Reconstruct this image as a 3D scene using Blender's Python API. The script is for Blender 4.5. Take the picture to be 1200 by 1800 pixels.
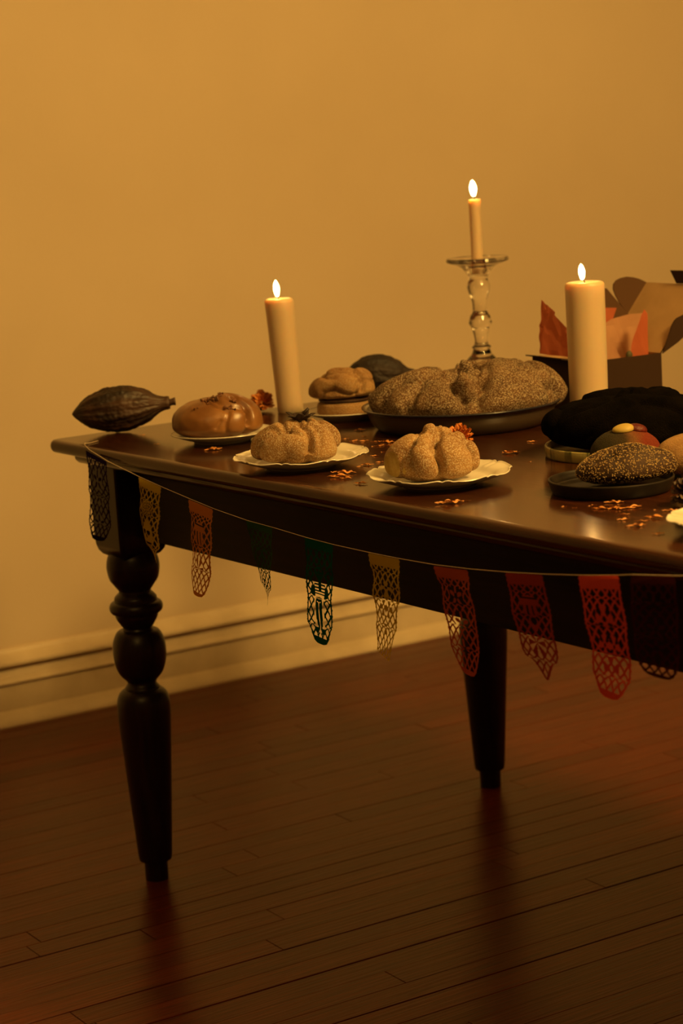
import bpy, bmesh, math, random
import numpy as np
from mathutils import Vector, Matrix, noise

for o in list(bpy.data.objects):
    bpy.data.objects.remove(o)
SC = bpy.context.scene
C = SC.collection
R = math.radians
random.seed(7)
TOP = 0.76                       # table height
YAW = 0.59223                    # camera heading, clockwise from +Y
VR = -YAW                        # turn of things laid out as seen from the photographer's spot

# ------------------------------------------------------------------ camera
cd = bpy.data.cameras.new('camera')
cam = bpy.data.objects.new('camera', cd)
C.objects.link(cam)
SC.camera = cam
PITCH, ROLL = 0.17565, 0.06012
fw = Vector((math.sin(YAW)*math.cos(PITCH), math.cos(YAW)*math.cos(PITCH), -math.sin(PITCH)))
rt0 = Vector((math.cos(YAW), -math.sin(YAW), 0))
up0 = rt0.cross(fw)
rt = rt0*math.cos(ROLL) - up0*math.sin(ROLL)
up = rt0*math.sin(ROLL) + up0*math.cos(ROLL)
m = Matrix((rt, up, -fw)).transposed().to_4x4()
m.translation = Vector((0, 0, 1.23466))
cam.matrix_world = m
cd.sensor_fit = 'HORIZONTAL'
cd.sensor_width = 24.0
cd.lens = 3778.9/1200*24.0
cd.clip_start = 0.05
cd.dof.use_dof = True
cd.dof.focus_distance = 2.98
cd.dof.aperture_fstop = 5.4

# ------------------------------------------------------------------ world, lamps, exposure
w = bpy.data.worlds.new('world')
SC.world = w
w.use_nodes = True
w.node_tree.nodes['Background'].inputs[0].default_value = (1.0, 0.55, 0.2, 1)
w.node_tree.nodes['Background'].inputs[1].default_value = 0.02

def area_lamp(name, loc, target, size, power, color):
    d = bpy.data.lights.new(name, 'AREA')
    d.shape = 'DISK'
    d.size = size
    d.energy = power
    d.color = color
    o = bpy.data.objects.new(name, d)
    C.objects.link(o)
    o.location = loc
    o.rotation_euler = (Vector(target)-Vector(loc)).to_track_quat('-Z', 'Y').to_euler()
    return o

def globe_lamp(name, loc, radius, power, color):
    d = bpy.data.lights.new(name, 'POINT')
    d.energy = power
    d.color = color
    d.shadow_soft_size = radius
    o = bpy.data.objects.new(name, d)
    C.objects.link(o)
    o.location = loc
    return o

WARM = (1.0, 0.585, 0.145)
globe_lamp('pendant_lamp', (2.36, 0.72, 2.35), 0.22, 284, WARM)      # hangs over the part of the table outside the picture
globe_lamp('ceiling_lamp', (-0.30, 0.60, 2.55), 0.25, 30, WARM)     # further left in the room

SC.view_settings.view_transform = 'Standard'
SC.view_settings.look = 'None'
SC.view_settings.exposure = 0.0
SC.view_settings.gamma = 1.0
SC.view_settings.use_curve_mapping = False

# ------------------------------------------------------------------ materials
def srgb(r, g, b):
    f = lambda c: (c/255/12.92) if c/255 <= 0.04045 else ((c/255+0.055)/1.055)**2.4
    return (f(r), f(g), f(b), 1)

def pmat(name, col, rough=0.5, **kw):
    mt = bpy.data.materials.new(name)
    mt.use_nodes = True
    b = mt.node_tree.nodes['Principled BSDF']
    b.inputs['Base Color'].default_value = tuple(col)[:3]+(1,)
    b.inputs['Roughness'].default_value = rough
    for k, v in kw.items():
        b.inputs[k.replace('_', ' ')].default_value = v
    return mt

def nd(mt, t, **kw):
    n = mt.node_tree.nodes.new(t)
    for k, v in kw.items():
        setattr(n, k, v)
    return n

def lk(mt, a, b):
    mt.node_tree.links.new(a, b)

def noise_col(mt, scale, c1, c2, lo=0.35, hi=0.65, detail=4, stretch=(1, 1, 1), bump=0.0, bscale=None, bdist=0.001):
    """two-tone noise in object space on the base colour, optional bump"""
    b = mt.node_tree.nodes['Principled BSDF']
    tc = nd(mt, 'ShaderNodeTexCoord')
    mp = nd(mt, 'ShaderNodeMapping')
    mp.inputs['Scale'].default_value = stretch
    lk(mt, tc.outputs['Object'], mp.inputs[0])
    n = nd(mt, 'ShaderNodeTexNoise')
    n.inputs['Scale'].default_value = scale
    n.inputs['Detail'].default_value = detail
    lk(mt, mp.outputs[0], n.inputs['Vector'])
    r = nd(mt, 'ShaderNodeValToRGB')
    r.color_ramp.elements[0].position = lo
    r.color_ramp.elements[0].color = tuple(c1)[:3]+(1,)
    r.color_ramp.elements[1].position = hi
    r.color_ramp.elements[1].color = tuple(c2)[:3]+(1,)
    lk(mt, n.outputs['Fac'], r.inputs[0])
    lk(mt, r.outputs[0], b.inputs['Base Color'])
    if bump:
        n2 = nd(mt, 'ShaderNodeTexNoise')
        n2.inputs['Scale'].default_value = bscale or scale
        n2.inputs['Detail'].default_value = 3
        lk(mt, mp.outputs[0], n2.inputs['Vector'])
        bp = nd(mt, 'ShaderNodeBump')
        bp.inputs['Strength'].default_value = bump
        bp.inputs['Distance'].default_value = bdist
        lk(mt, n2.outputs['Fac'], bp.inputs['Height'])
        lk(mt, bp.outputs[0], b.inputs['Normal'])
    return r

M = {}
M['wall'] = pmat('wall_paint', (0.66, 0.53, 0.36), 0.65)
noise_col(M['wall'], 1.3, (0.63, 0.50, 0.335), (0.69, 0.555, 0.38), bump=0.15, bscale=60, bdist=0.002)
M['trim'] = pmat('trim_paint', (0.70, 0.58, 0.40), 0.38)
noise_col(M['trim'], 9, (0.60, 0.48, 0.31), (0.74, 0.61, 0.42), bump=0.25, bscale=30, bdist=0.002)
M['wall_far'] = pmat('dimmed_wall_paint', (0.10, 0.075, 0.05), 0.7)  # unseen walls, colour darkened for an unlit room that bounces little light
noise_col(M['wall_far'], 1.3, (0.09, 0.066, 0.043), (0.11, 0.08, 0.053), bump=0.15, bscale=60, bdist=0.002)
M['ceiling'] = pmat('ceiling_paint', (0.62, 0.56, 0.44), 0.8)

# plank wood: every plank takes its own tone
mt = M['plank'] = pmat('floor_wood', (0.1, 0.04, 0.02), 0.28, Specular_IOR_Level=0.12)
b = mt.node_tree.nodes['Principled BSDF']
noise_col(mt, 6, (0.055, 0.0080, 0.0018), (0.135, 0.0215, 0.0050), 0.3, 0.7, 6, (1.6, 34, 34), bump=0.45, bscale=5, bdist=0.0012)
oi = nd(mt, 'ShaderNodeObjectInfo')
rm = nd(mt, 'ShaderNodeMapRange')
rm.inputs['To Min'].default_value = 0.72
rm.inputs['To Max'].default_value = 1.15
lk(mt, oi.outputs['Random'], rm.inputs[0])
mx = nd(mt, 'ShaderNodeMix', data_type='RGBA', blend_type='MULTIPLY')
mx.inputs['Factor'].default_value = 1
src = b.inputs['Base Color'].links[0].from_socket
lk(mt, src, mx.inputs['A'])
lk(mt, rm.outputs[0], mx.inputs['B'])
lk(mt, mx.outputs['Result'], b.inputs['Base Color'])
M['subfloor'] = pmat('subfloor_dark', (0.012, 0.006, 0.003), 0.9)

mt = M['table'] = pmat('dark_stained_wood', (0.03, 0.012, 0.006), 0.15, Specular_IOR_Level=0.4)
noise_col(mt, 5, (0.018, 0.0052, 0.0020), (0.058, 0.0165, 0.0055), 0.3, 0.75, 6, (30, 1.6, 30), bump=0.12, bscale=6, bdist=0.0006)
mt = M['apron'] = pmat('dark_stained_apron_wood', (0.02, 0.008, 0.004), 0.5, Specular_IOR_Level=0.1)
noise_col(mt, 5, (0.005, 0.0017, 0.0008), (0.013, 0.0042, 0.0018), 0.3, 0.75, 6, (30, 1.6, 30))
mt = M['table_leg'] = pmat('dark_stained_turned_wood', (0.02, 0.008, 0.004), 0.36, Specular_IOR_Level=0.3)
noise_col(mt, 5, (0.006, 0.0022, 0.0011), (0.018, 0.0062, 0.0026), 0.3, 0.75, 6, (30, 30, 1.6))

M['wax'] = pmat('ivory_wax', (0.528, 0.4066, 0.264), 0.42, Subsurface_Weight=0.9, Subsurface_Scale=0.018)
M['wax'].node_tree.nodes['Principled BSDF'].inputs['Subsurface Radius'].default_value = (1.6, 1.0, 0.5)
M['wick'] = pmat('burnt_wick', (0.012, 0.01, 0.009), 0.9)
mt = bpy.data.materials.new('candle_flame')
mt.use_nodes = True
nt = mt.node_tree
nt.nodes.clear()
out = nd(mt, 'ShaderNodeOutputMaterial')
em = nd(mt, 'ShaderNodeEmission')
em.inputs[0].default_value = (1.0, 0.55, 0.16, 1)
em.inputs[1].default_value = 60.0
lk(mt, em.outputs[0], out.inputs[0])
M['flame'] = mt
M['glass'] = pmat('clear_glass', (1, 0.98, 0.95), 0.015, Transmission_Weight=1.0, IOR=1.48)
M['china'] = pmat('white_china', (0.6, 0.555, 0.465), 0.22)
M['enamel'] = pmat('white_enamel', (0.432, 0.396, 0.33), 0.2)
M['dish_shade'] = pmat('shaded_white_enamel', (0.060, 0.040, 0.026), 0.3)  # white enamel with the outer wall's shade put into the colour
M['navy'] = pmat('dark_blue_enamel', (0.012, 0.012, 0.022), 0.22)
M['clay'] = pmat('dark_clay', (0.020, 0.014, 0.010), 0.5, Specular_IOR_Level=0.22)
noise_col(M['clay'], 40, (0.006, 0.004, 0.003), (0.016, 0.011, 0.007), bump=0.2, bscale=120)
M['traypaint'] = pmat('painted_tray', (0.336, 0.32, 0.096), 0.35)
noise_col(M['traypaint'], 55, (0.045, 0.05, 0.014), (0.30, 0.25, 0.09), 0.38, 0.5, 3, (1, 1, 0.25))

def bread_mat(name, c_lo, c_hi, sugar, rough=0.75, bump=0.7, spec=0.3, nscale=28):
    mt = pmat(name, c_lo, rough)
    b = mt.node_tree.nodes['Principled BSDF']
    b.inputs['Specular IOR Level'].default_value = spec
    b.inputs['Subsurface Weight'].default_value = 0.12
    b.inputs['Subsurface Scale'].default_value = 0.004
    noise_col(mt, nscale, c_lo, c_hi, 0.32, 0.68, 5, bump=bump, bscale=600, bdist=0.0026)
    if sugar > 0:
        tc = nd(mt, 'ShaderNodeTexCoord')
        v = nd(mt, 'ShaderNodeTexNoise')
        v.inputs['Scale'].default_value = 520
        v.inputs['Detail'].default_value = 1
        lk(mt, tc.outputs['Object'], v.inputs['Vector'])
        r = nd(mt, 'ShaderNodeValToRGB')
        r.color_ramp.elements[0].position = 0.48
        r.color_ramp.elements[1].position = 0.62
        lk(mt, v.outputs['Fac'], r.inputs[0])
        mu = nd(mt, 'ShaderNodeMath', operation='MULTIPLY')
        mu.inputs[1].default_value = sugar
        lk(mt, r.outputs[0], mu.inputs[0])
        mx = nd(mt, 'ShaderNodeMix', data_type='RGBA')
        src = b.inputs['Base Color'].links[0].from_socket
        lk(mt, mu.outputs[0], mx.inputs['Factor'])
        lk(mt, src, mx.inputs['A'])
        mx.inputs['B'].default_value = (0.52, 0.43, 0.29, 1)
        lk(mt, mx.outputs['Result'], b.inputs['Base Color'])
    return mt

M['bread_gloss'] = bread_mat('glazed_brown_crust', (0.124, 0.0465, 0.0124), (0.2604, 0.1178, 0.0341), 0, 0.34, 0.08, 0.5, 22)
M['bread_sugar'] = bread_mat('sugared_golden_crust', (0.185, 0.085, 0.026), (0.36, 0.205, 0.078), 0.62)
M['bread_big'] = bread_mat('sugared_brown_crust', (0.052, 0.020, 0.0055), (0.125, 0.058, 0.019), 0.50)
M['bread_small'] = bread_mat('sugared_tan_crust', (0.2061, 0.09697, 0.0303), (0.303, 0.1697, 0.0606), 0.25)
M['bread_tan'] = bread_mat('plain_tan_crust', (0.1984, 0.0992, 0.0341), (0.2976, 0.1674, 0.062), 0.1)
M['bread_black'] = bread_mat('black_crust', (0.0016, 0.0012, 0.001), (0.0042, 0.003, 0.0022), 0, 1.0, 0.9, 0.02)
M['bread_dark'] = bread_mat('dark_brown_crust', (0.018, 0.008, 0.0035), (0.045, 0.019, 0.008), 0, 0.7, 0.4)
M['crumb'] = bread_mat('yellow_crumb', (0.364, 0.238, 0.063), (0.518, 0.378, 0.133), 0, 0.85, 1.0, 0.2, 90)
M['filling'] = bread_mat('dark_filling', (0.02, 0.008, 0.004), (0.05, 0.02, 0.01), 0, 0.5, 0.5)
M['nuts'] = bread_mat('chopped_nuts', (0.06, 0.02, 0.008), (0.22, 0.09, 0.03), 0, 0.5, 0.3, 0.4, 160)
M['seed'] = pmat('sesame_seed', (0.40, 0.26, 0.10), 0.6)
M['icing'] = bread_mat('yellow_icing', (0.3564, 0.2538, 0.054), (0.4104, 0.3078, 0.0864), 0, 0.5, 0.1)
M['jam'] = bread_mat('dark_red_jam', (0.06, 0.006, 0.004), (0.1, 0.011, 0.006), 0, 0.4, 0.4)
# bun dusted in three colours, side by side
mt = M['tricolour'] = bread_mat('three_colour_sugar_crust', (0.1, 0.1, 0.1), (0.2, 0.2, 0.2), 0, 0.85, 0.8, 0.2)
b = mt.node_tree.nodes['Principled BSDF']
tc = nd(mt, 'ShaderNodeTexCoord'); sx = nd(mt, 'ShaderNodeSeparateXYZ')
lk(mt, tc.outputs['Object'], sx.inputs[0])
nz = nd(mt, 'ShaderNodeTexNoise'); nz.inputs['Scale'].default_value = 60
lk(mt, tc.outputs['Object'], nz.inputs['Vector'])
ma = nd(mt, 'ShaderNodeMath', operation='MULTIPLY_ADD')
lk(mt, nz.outputs['Fac'], ma.inputs[0]); ma.inputs[1].default_value = 0.02
lk(mt, sx.outputs['X'], ma.inputs[2])
mr = nd(mt, 'ShaderNodeMapRange')
mr.inputs['From Min'].default_value = -0.045; mr.inputs['From Max'].default_value = 0.06
lk(mt, ma.outputs[0], mr.inputs[0])
rp = nd(mt, 'ShaderNodeValToRGB')
for i, (ps, cl) in enumerate(((0.30, (0.024, 0.019, 0.008)), (0.46, (0.032, 0.020, 0.008)), (0.58, (0.13, 0.055, 0.018)), (0.74, (0.13, 0.020, 0.008)))):
    e = rp.color_ramp.elements[i] if i < 2 else rp.color_ramp.elements.new(ps)
    e.position = ps; e.color = cl+(1,)
lk(mt, mr.outputs[0], rp.inputs[0])
lk(mt, rp.outputs[0], b.inputs['Base Color'])

M['pod'] = pmat('cocoa_pod_skin', (0.03, 0.013, 0.007), 0.55)
noise_col(M['pod'], 38, (0.010, 0.004, 0.002), (0.068, 0.026, 0.010), 0.35, 0.75, 6, (0.35, 1, 1), bump=0.5, bscale=90, bdist=0.002)
M['pod_dark'] = pmat('old_cocoa_pod_skin', (0.02, 0.009, 0.005), 0.7)
noise_col(M['pod_dark'], 38, (0.008, 0.0032, 0.0018), (0.022, 0.009, 0.0045), 0.35, 0.75, 6, (0.35, 1, 1), bump=0.5, bscale=90, bdist=0.002)
M['petal'] = pmat('orange_petal', (0.5625, 0.1725, 0.0225), 0.6)
noise_col(M['petal'], 120, (0.46, 0.165, 0.030), (0.66, 0.31, 0.085))
M['marigold'] = pmat('marigold_petals', (0.6, 0.2, 0.03), 0.65)
noise_col(M['marigold'], 120, (0.50, 0.14, 0.022), (0.70, 0.27, 0.055))
M['petal_dry'] = pmat('dried_brown_petal', (0.07, 0.03, 0.012), 0.6)
noise_col(M['petal_dry'], 90, (0.018, 0.007, 0.003), (0.09, 0.036, 0.012))
M['flower_dark'] = pmat('dried_dark_flower', (0.018, 0.008, 0.005), 0.6)
M['stem'] = pmat('dried_stem', (0.05, 0.045, 0.015), 0.7)
M['string'] = pmat('cotton_string', (0.72, 0.58, 0.38), 0.8)
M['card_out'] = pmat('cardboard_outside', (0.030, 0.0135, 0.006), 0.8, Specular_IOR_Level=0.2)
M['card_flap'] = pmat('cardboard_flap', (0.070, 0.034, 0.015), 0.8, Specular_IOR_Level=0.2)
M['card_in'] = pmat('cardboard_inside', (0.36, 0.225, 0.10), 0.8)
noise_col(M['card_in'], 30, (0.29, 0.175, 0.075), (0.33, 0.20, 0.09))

def paper(name, col, trans=0.45):
    mt = bpy.data.materials.new(name)
    mt.use_nodes = True
    nt = mt.node_tree
    nt.nodes.clear()
    out = nd(mt, 'ShaderNodeOutputMaterial')
    d = nd(mt, 'ShaderNodeBsdfDiffuse'); t = nd(mt, 'ShaderNodeBsdfTranslucent')
    mx = nd(mt, 'ShaderNodeMixShader')
    mx.inputs[0].default_value = trans
    for s in (d, t):
        s.inputs[0].default_value = tuple(col)+(1,)
    lk(mt, d.outputs[0], mx.inputs[1]); lk(mt, t.outputs[0], mx.inputs[2])
    lk(mt, mx.outputs[0], out.inputs[0])
    return mt
M['p_purple'] = paper('purple_paper', (0.012, 0.006, 0.035))
M['p_yellow'] = paper('yellow_paper', (0.572, 0.403, 0.0325))
M['p_orange'] = paper('orange_paper', (0.63, 0.2325, 0.03))
M['p_green'] = paper('green_paper', (0.027, 0.072, 0.0135), 0.3)
M['p_teal'] = paper('teal_paper', (0.009, 0.075, 0.048), 0.3)
M['p_redor'] = paper('red_orange_paper', (0.432, 0.081, 0.018))
M['p_red'] = paper('red_paper', (0.306, 0.0396, 0.018))
M['p_red2'] = paper('bright_red_paper', (0.63, 0.0675, 0.033))
M['p_maroon'] = paper('maroon_paper', (0.0396, 0.0072, 0.0054), 0.3)
M['tissue'] = paper('red_tissue_paper', (0.546, 0.156, 0.078), 0.55)
M['tissue_pale'] = paper('pale_pink_tissue_paper', (0.6, 0.345, 0.21), 0.55)

# ------------------------------------------------------------------ helpers
def link(name, me, mats, parent=None, smooth=True):
    if not isinstance(mats, (list, tuple)):
        mats = [mats]
    for q in mats:
        me.materials.append(q)
    if smooth:
        me.polygons.foreach_set('use_smooth', [True]*len(me.polygons))
    o = bpy.data.objects.new(name, me)
    C.objects.link(o)
    if parent:
        o.parent = parent
    return o

def from_py(name, v, f, mats, parent=None, smooth=True):
    me = bpy.data.meshes.new(name)
    me.from_pydata([tuple(map(float, a)) for a in v], [], [tuple(map(int, a)) for a in f])
    me.update()
    return link(name, me, mats, parent, smooth)

def from_bm(name, bm, mats, parent=None, smooth=False, recalc=True):
    me = bpy.data.meshes.new(name)
    if recalc:
        bmesh.ops.recalc_face_normals(bm, faces=bm.faces)
    bm.to_mesh(me)
    bm.free()
    return link(name, me, mats, parent, smooth)

def tag(o, label, cat, group=None):
    o['label'] = label
    o['category'] = cat
    if group:
        o['group'] = group
    return o

def thing(name, label, cat, loc=(0, 0, 0), rotz=0.0, group=None):
    o = bpy.data.objects.new(name, None)
    o.empty_display_size = 0.02
    C.objects.link(o)
    o.location = loc
    o.rotation_euler = (0, 0, rotz)
    return tag(o, label, cat, group)

def struct(o):
    o['kind'] = 'structure'
    return o

def add_box(bm, x0, x1, y0, y1, z0, z1, bev=0.0, seg=2):
    t = bmesh.new()
    bmesh.ops.create_cube(t, size=1)
    for v in t.verts:
        v.co = Vector(((x0+x1)/2+v.co.x*(x1-x0), (y0+y1)/2+v.co.y*(y1-y0), (z0+z1)/2+v.co.z*(z1-z0)))
    if bev:
        bmesh.ops.bevel(t, geom=t.edges[:]+t.verts[:], offset=bev, segments=seg, profile=0.5, affect='EDGES')
    me = bpy.data.meshes.new('tmp')
    t.to_mesh(me); t.free()
    bm.from_mesh(me)
    bpy.data.meshes.remove(me)

def lathe(prof, n=48, rmod=None, closed=False):
    """prof: list of (r,z); returns verts, faces. rmod(angle,i,r,z) -> (r,z)"""
    v, f = [], []
    k = len(prof)
    for i, (r, z) in enumerate(prof):
        for j in range(n):
            a = 2*math.pi*j/n
            rr, zz = (r, z) if rmod is None else rmod(a, i, r, z)
            v.append((rr*math.cos(a), rr*math.sin(a), zz))
    for i in range(k-1):
        for j in range(n):
            f.append((i*n+j, i*n+(j+1) % n, (i+1)*n+(j+1) % n, (i+1)*n+j))
    if closed:
        for j in range(n):
            f.append(((k-1)*n+j, (k-1)*n+(j+1) % n, (j+1) % n, j))
    else:
        f.append(tuple(range(n))[::-1])
        f.append(tuple((k-1)*n+j for j in range(n)))
    return v, f

def smooth_prof(pts, sub=6):
    """Catmull-Rom through points; a point given as (r,z,'c') stays a corner"""
    out = []
    n = len(pts)
    for i in range(n-1):
        p1, p2 = pts[i], pts[i+1]
        p0 = pts[i-1] if i > 0 and len(p1) == 2 else p1
        p3 = pts[i+2] if i+2 < n and len(p2) == 2 else p2
        for s in range(sub):
            t = s/sub
            q = []
            for k in (0, 1):
                a, b_, c_, d_ = p0[k], p1[k], p2[k], p3[k]
                q.append(0.5*((2*b_)+(-a+c_)*t+(2*a-5*b_+4*c_-d_)*t*t+(-a+3*b_-3*c_+d_)*t**3))
            out.append(tuple(q))
    out.append(tuple(pts[-1][:2]))
    return out

def tube(pts, rad, n=6, cap=True):
    v, f = [], []
    pts = [Vector(p) for p in pts]
    rads = rad if isinstance(rad, (list, tuple)) else [rad]*len(pts)
    for i, p in enumerate(pts):
        d = (pts[min(i+1, len(pts)-1)]-pts[max(i-1, 0)]).normalized()
        a = d.cross(Vector((0.13, 0.31, 0.94)))
        if a.length < 1e-3:
            a = d.cross(Vector((1, 0, 0)))
        a.normalize()
        b_ = d.cross(a)
        for j in range(n):
            t = 2*math.pi*j/n
            v.append(p+(a*math.cos(t)+b_*math.sin(t))*rads[i])
    for i in range(len(pts)-1):
        for j in range(n):
            f.append((i*n+j, i*n+(j+1) % n, (i+1)*n+(j+1) % n, (i+1)*n+j))
    if cap:
        f.append(tuple(range(n))[::-1])
        f.append(tuple((len(pts)-1)*n+j for j in range(n)))
    return v, f

# ------------------------------------------------------------------ room
WA = -0.04123                                   # the long wall stands a little askew to the table
ca, sa = math.cos(WA), math.sin(WA)
W0 = Vector((0, 4.28766, 0))
def wl(a, d, z=0.0):                            # along the wall, out from the wall, up
    return Vector((W0.x+a*ca+d*sa, W0.y+a*sa-d*ca, z))
A0, A1, D1, CH = -2.2, 6.2, 7.2, 2.85

def slab(name, pts, thick, mat):
    """pts: four corners of the inner face; the slab grows outwards by `thick` (a vector)"""
    t = Vector(thick)
    v = [Vector(p) for p in pts]+[Vector(p)+t for p in pts]
    f = [(0, 1, 2, 3), (7, 6, 5, 4)]+[(i, i+4, (i+1) % 4+4, (i+1) % 4) for i in range(4)]
    bm = bmesh.new()
    vs = [bm.verts.new(q) for q in v]
    for q in f:
        bm.faces.new([vs[i] for i in q])
    return struct(from_bm(name, bm, mat))

FD = -0.018                                     # boards are laid on a base this far down
slab('wall_back', [wl(A0, 0, FD), wl(A1, 0, FD), wl(A1, 0, CH), wl(A0, 0, CH)], -wl(0, .1)+wl(0, 0), M['wall'])
slab('wall_left', [wl(A0, 0, FD), wl(A0, D1, FD), wl(A0, D1, CH), wl(A0, 0, CH)], wl(-.1, 0)-wl(0, 0), M['wall_far'])
slab('wall_right', [wl(A1, 0, FD), wl(A1, D1, FD), wl(A1, D1, CH), wl(A1, 0, CH)], wl(.1, 0)-wl(0, 0), M['wall_far'])
slab('wall_front', [wl(A0, D1, FD), wl(A1, D1, FD), wl(A1, D1, CH), wl(A0, D1, CH)], wl(0, .1)-wl(0, 0), M['wall_far'])
slab('ceiling', [wl(A0, 0, CH), wl(A1, 0, CH), wl(A1, D1, CH), wl(A0, D1, CH)], (0, 0, .1), M['ceiling'])
floor = slab('floor', [wl(A0, 0, FD), wl(A1, 0, FD), wl(A1, D1, FD), wl(A0, D1, FD)], (0, 0, -.1), M['subfloor'])

# floor boards: those in view are pieces of their own, the rest of the room is one joined field
def board_bm(bm, a0, a1, d0, d1, z):
    e = 0.0005
    lo = [wl(a0, d0, FD), wl(a1, d0, FD), wl(a1, d1, FD), wl(a0, d1, FD)]
    hi = [wl(a0, d0, z-e), wl(a1, d0, z-e), wl(a1, d1, z-e), wl(a0, d1, z-e)]
    tp = [wl(a0+e, d0+e, z), wl(a1-e, d0+e, z), wl(a1-e, d1-e, z), wl(a0+e, d1-e, z)]
    L = [[bm.verts.new(q) for q in r] for r in (lo, hi, tp)]
    for k in (0, 1):
        for i in range(4):
            bm.faces.new([L[k][i], L[k][(i+1) % 4], L[k+1][(i+1) % 4], L[k+1][i]])
    bm.faces.new(L[2])

rnd = random.Random(11)
rest = bmesh.new()
d = 0.004
row = 0
n_pl = 0
gap_rows = {}
while d < D1-0.06:
    wdt = 0.057
    gap = 0.0003+0.0004*rnd.random()
    if row in (22, 26, 28, 31):
        gap = 0.0035
    seen = 0.0 <= d <= 2.15
    a = A0+0.004
    a += 0
    first = True
    while a < A1-0.05:
        ln = rnd.uniform(0.45, 1.5) if not first else rnd.uniform(0.2, 1.2)
        first = False
        a1 = min(a+ln, A1-0.004)
        if A1-a1 < 0.12:
            a1 = A1-0.004
        z = -rnd.random()*0.0008
        in_view = seen and a1 > 1.05 and a < 3.9 and n_pl < 295 and not (d > 0.9 and a > 3.2)
        if in_view:
            bm = bmesh.new()
            board_bm(bm, a, a1-0.0012, d, d+wdt-gap, z)
            from_bm('plank', bm, M['plank'], floor)
            n_pl += 1
        else:
            board_bm(rest, a, a1-0.0012, d, d+wdt-gap, z)
        a = a1
    d += wdt
    row += 1
o = from_bm('plank_field', rest, M['plank'], floor)
o['kind'] = 'stuff'

# baseboard: shoe, flat board, bead, groove and cap
bprof = [(0.0, 0.0), (0.036, 0.0), (0.0365, 0.004), (0.034, 0.011), (0.027, 0.021), (0.019, 0.029), (0.0155, 0.032), (0.0140, 0.088),
         (0.0155, 0.0895), (0.0225, 0.0915), (0.0235, 0.094), (0.019, 0.100), (0.0125, 0.105), (0.010, 0.115), (0.0075, 0.124), (0.0065, 0.1285),
         (0.0235, 0.130), (0.0275, 0.134), (0.0265, 0.140), (0.0190, 0.149), (0.009, 0.158), (0.005, 0.165), (0.0, 0.166)]
def baseboard(name, p0, p1, nrm):
    bm = bmesh.new()
    p0, p1, nrm = Vector(p0), Vector(p1), Vector(nrm)
    nseg = 24
    rings = []
    for i in range(nseg+1):
        p = p0.lerp(p1, i/nseg)
        rings.append([bm.verts.new(p+nrm*(q[0]+0.0005*math.sin(i*1.7)*(1 if q[0] > 0.001 else 0))+Vector((0, 0, q[1]))) for q in bprof])
    for i in range(nseg):
        for k in range(len(bprof)-1):
            bm.faces.new([rings[i][k], rings[i+1][k], rings[i+1][k+1], rings[i][k+1]])
    bm.faces.new(rings[0]); bm.faces.new(rings[-1][::-1])
    return struct(from_bm(name, bm, M['trim']))
nv = wl(0, 1)-wl(0, 0)
baseboard('baseboard_back', wl(A0, 0), wl(A1, 0), nv)
av = wl(1, 0)-wl(0, 0)
baseboard('baseboard_left', wl(A0, D1), wl(A0, 0.04), av)
baseboard('baseboard_right', wl(A1, 0.04), wl(A1, D1), -av)
baseboard('baseboard_front', wl(A1, D1), wl(A0, D1), -nv)

# ------------------------------------------------------------------ table
TX0, TX1, TY1, TY0 = 1.5693, 2.4826, 3.1958, 1.30
LX0, LX1, LY1, LY0 = 1.6638, 2.3881, 3.1013, 1.395
table = thing('dining_table', 'dark stained wooden dining table with turned legs and thick rounded top', 'table',
              ((LX0+LX1)/2, (LY0+LY1)/2, 0))
TO = -Vector(table.location)
def tpart(name, bm, mat, smooth=False):
    bmesh.ops.translate(bm, verts=bm.verts, vec=TO)
    return from_bm(name, bm, mat, table, smooth)

def rounded_slab(x0, x1, y0, y1, z0, z1, rc, edge):
    """slab with rounded corners in plan; edge: list of (inset, z) from bottom to top"""
    bm = bmesh.new()
    rings = []
    for ins, z in edge:
        ring = []
        for cx, cy, a0 in ((x1-rc, y1-rc, 0), (x0+rc, y1-rc, 90), (x0+rc, y0+rc, 180), (x1-rc, y0+rc, 270)):
            for k in range(7):
                a = R(a0+15*k)
                ring.append(bm.verts.new((cx+(rc-ins)*math.cos(a), cy+(rc-ins)*math.sin(a), z)))
        rings.append(ring)
    n = len(rings[0])
    for i in range(len(rings)-1):
        for j in range(n):
            bm.faces.new([rings[i][j], rings[i][(j+1) % n], rings[i+1][(j+1) % n], rings[i+1][j]])
    bm.faces.new(rings[0][::-1]); bm.faces.new(rings[-1])
    return bm
E_ = []
for k in range(9):
    a = -math.pi/2+math.pi*k/8
    E_.append((0.0085*(1-math.cos(a)) + (0.004 if k == 8 else 0), TOP-0.0105+0.0105*math.sin(a)))
tt = tpart('tabletop', rounded_slab(TX0, TX1, TY0, TY1, 0, 0, 0.022, E_), M['table'], True)
E_ = [(0.012, TOP-0.040), (0.006, TOP-0.039), (0.001, TOP-0.034), (0, TOP-0.030), (0.001, TOP-0.0262), (0.006, TOP-0.0235), (0.006, TOP-0.021)]
tpart('top_moulding', rounded_slab(TX0+.030, TX1-.030, TY0+.030, TY1-.030, 0, 0, 0.016, E_), M['table'], True)
for o_ in (tt,):
    md = o_.modifiers.new('w', 'WEIGHTED_NORMAL')
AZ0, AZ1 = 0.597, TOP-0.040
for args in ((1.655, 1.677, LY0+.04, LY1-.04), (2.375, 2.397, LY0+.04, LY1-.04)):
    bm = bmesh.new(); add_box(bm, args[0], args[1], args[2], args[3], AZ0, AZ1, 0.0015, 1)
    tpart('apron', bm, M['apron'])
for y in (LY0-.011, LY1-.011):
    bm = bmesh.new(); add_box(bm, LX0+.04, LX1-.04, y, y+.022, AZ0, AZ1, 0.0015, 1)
    tpart('apron', bm, M['apron'])

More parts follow.
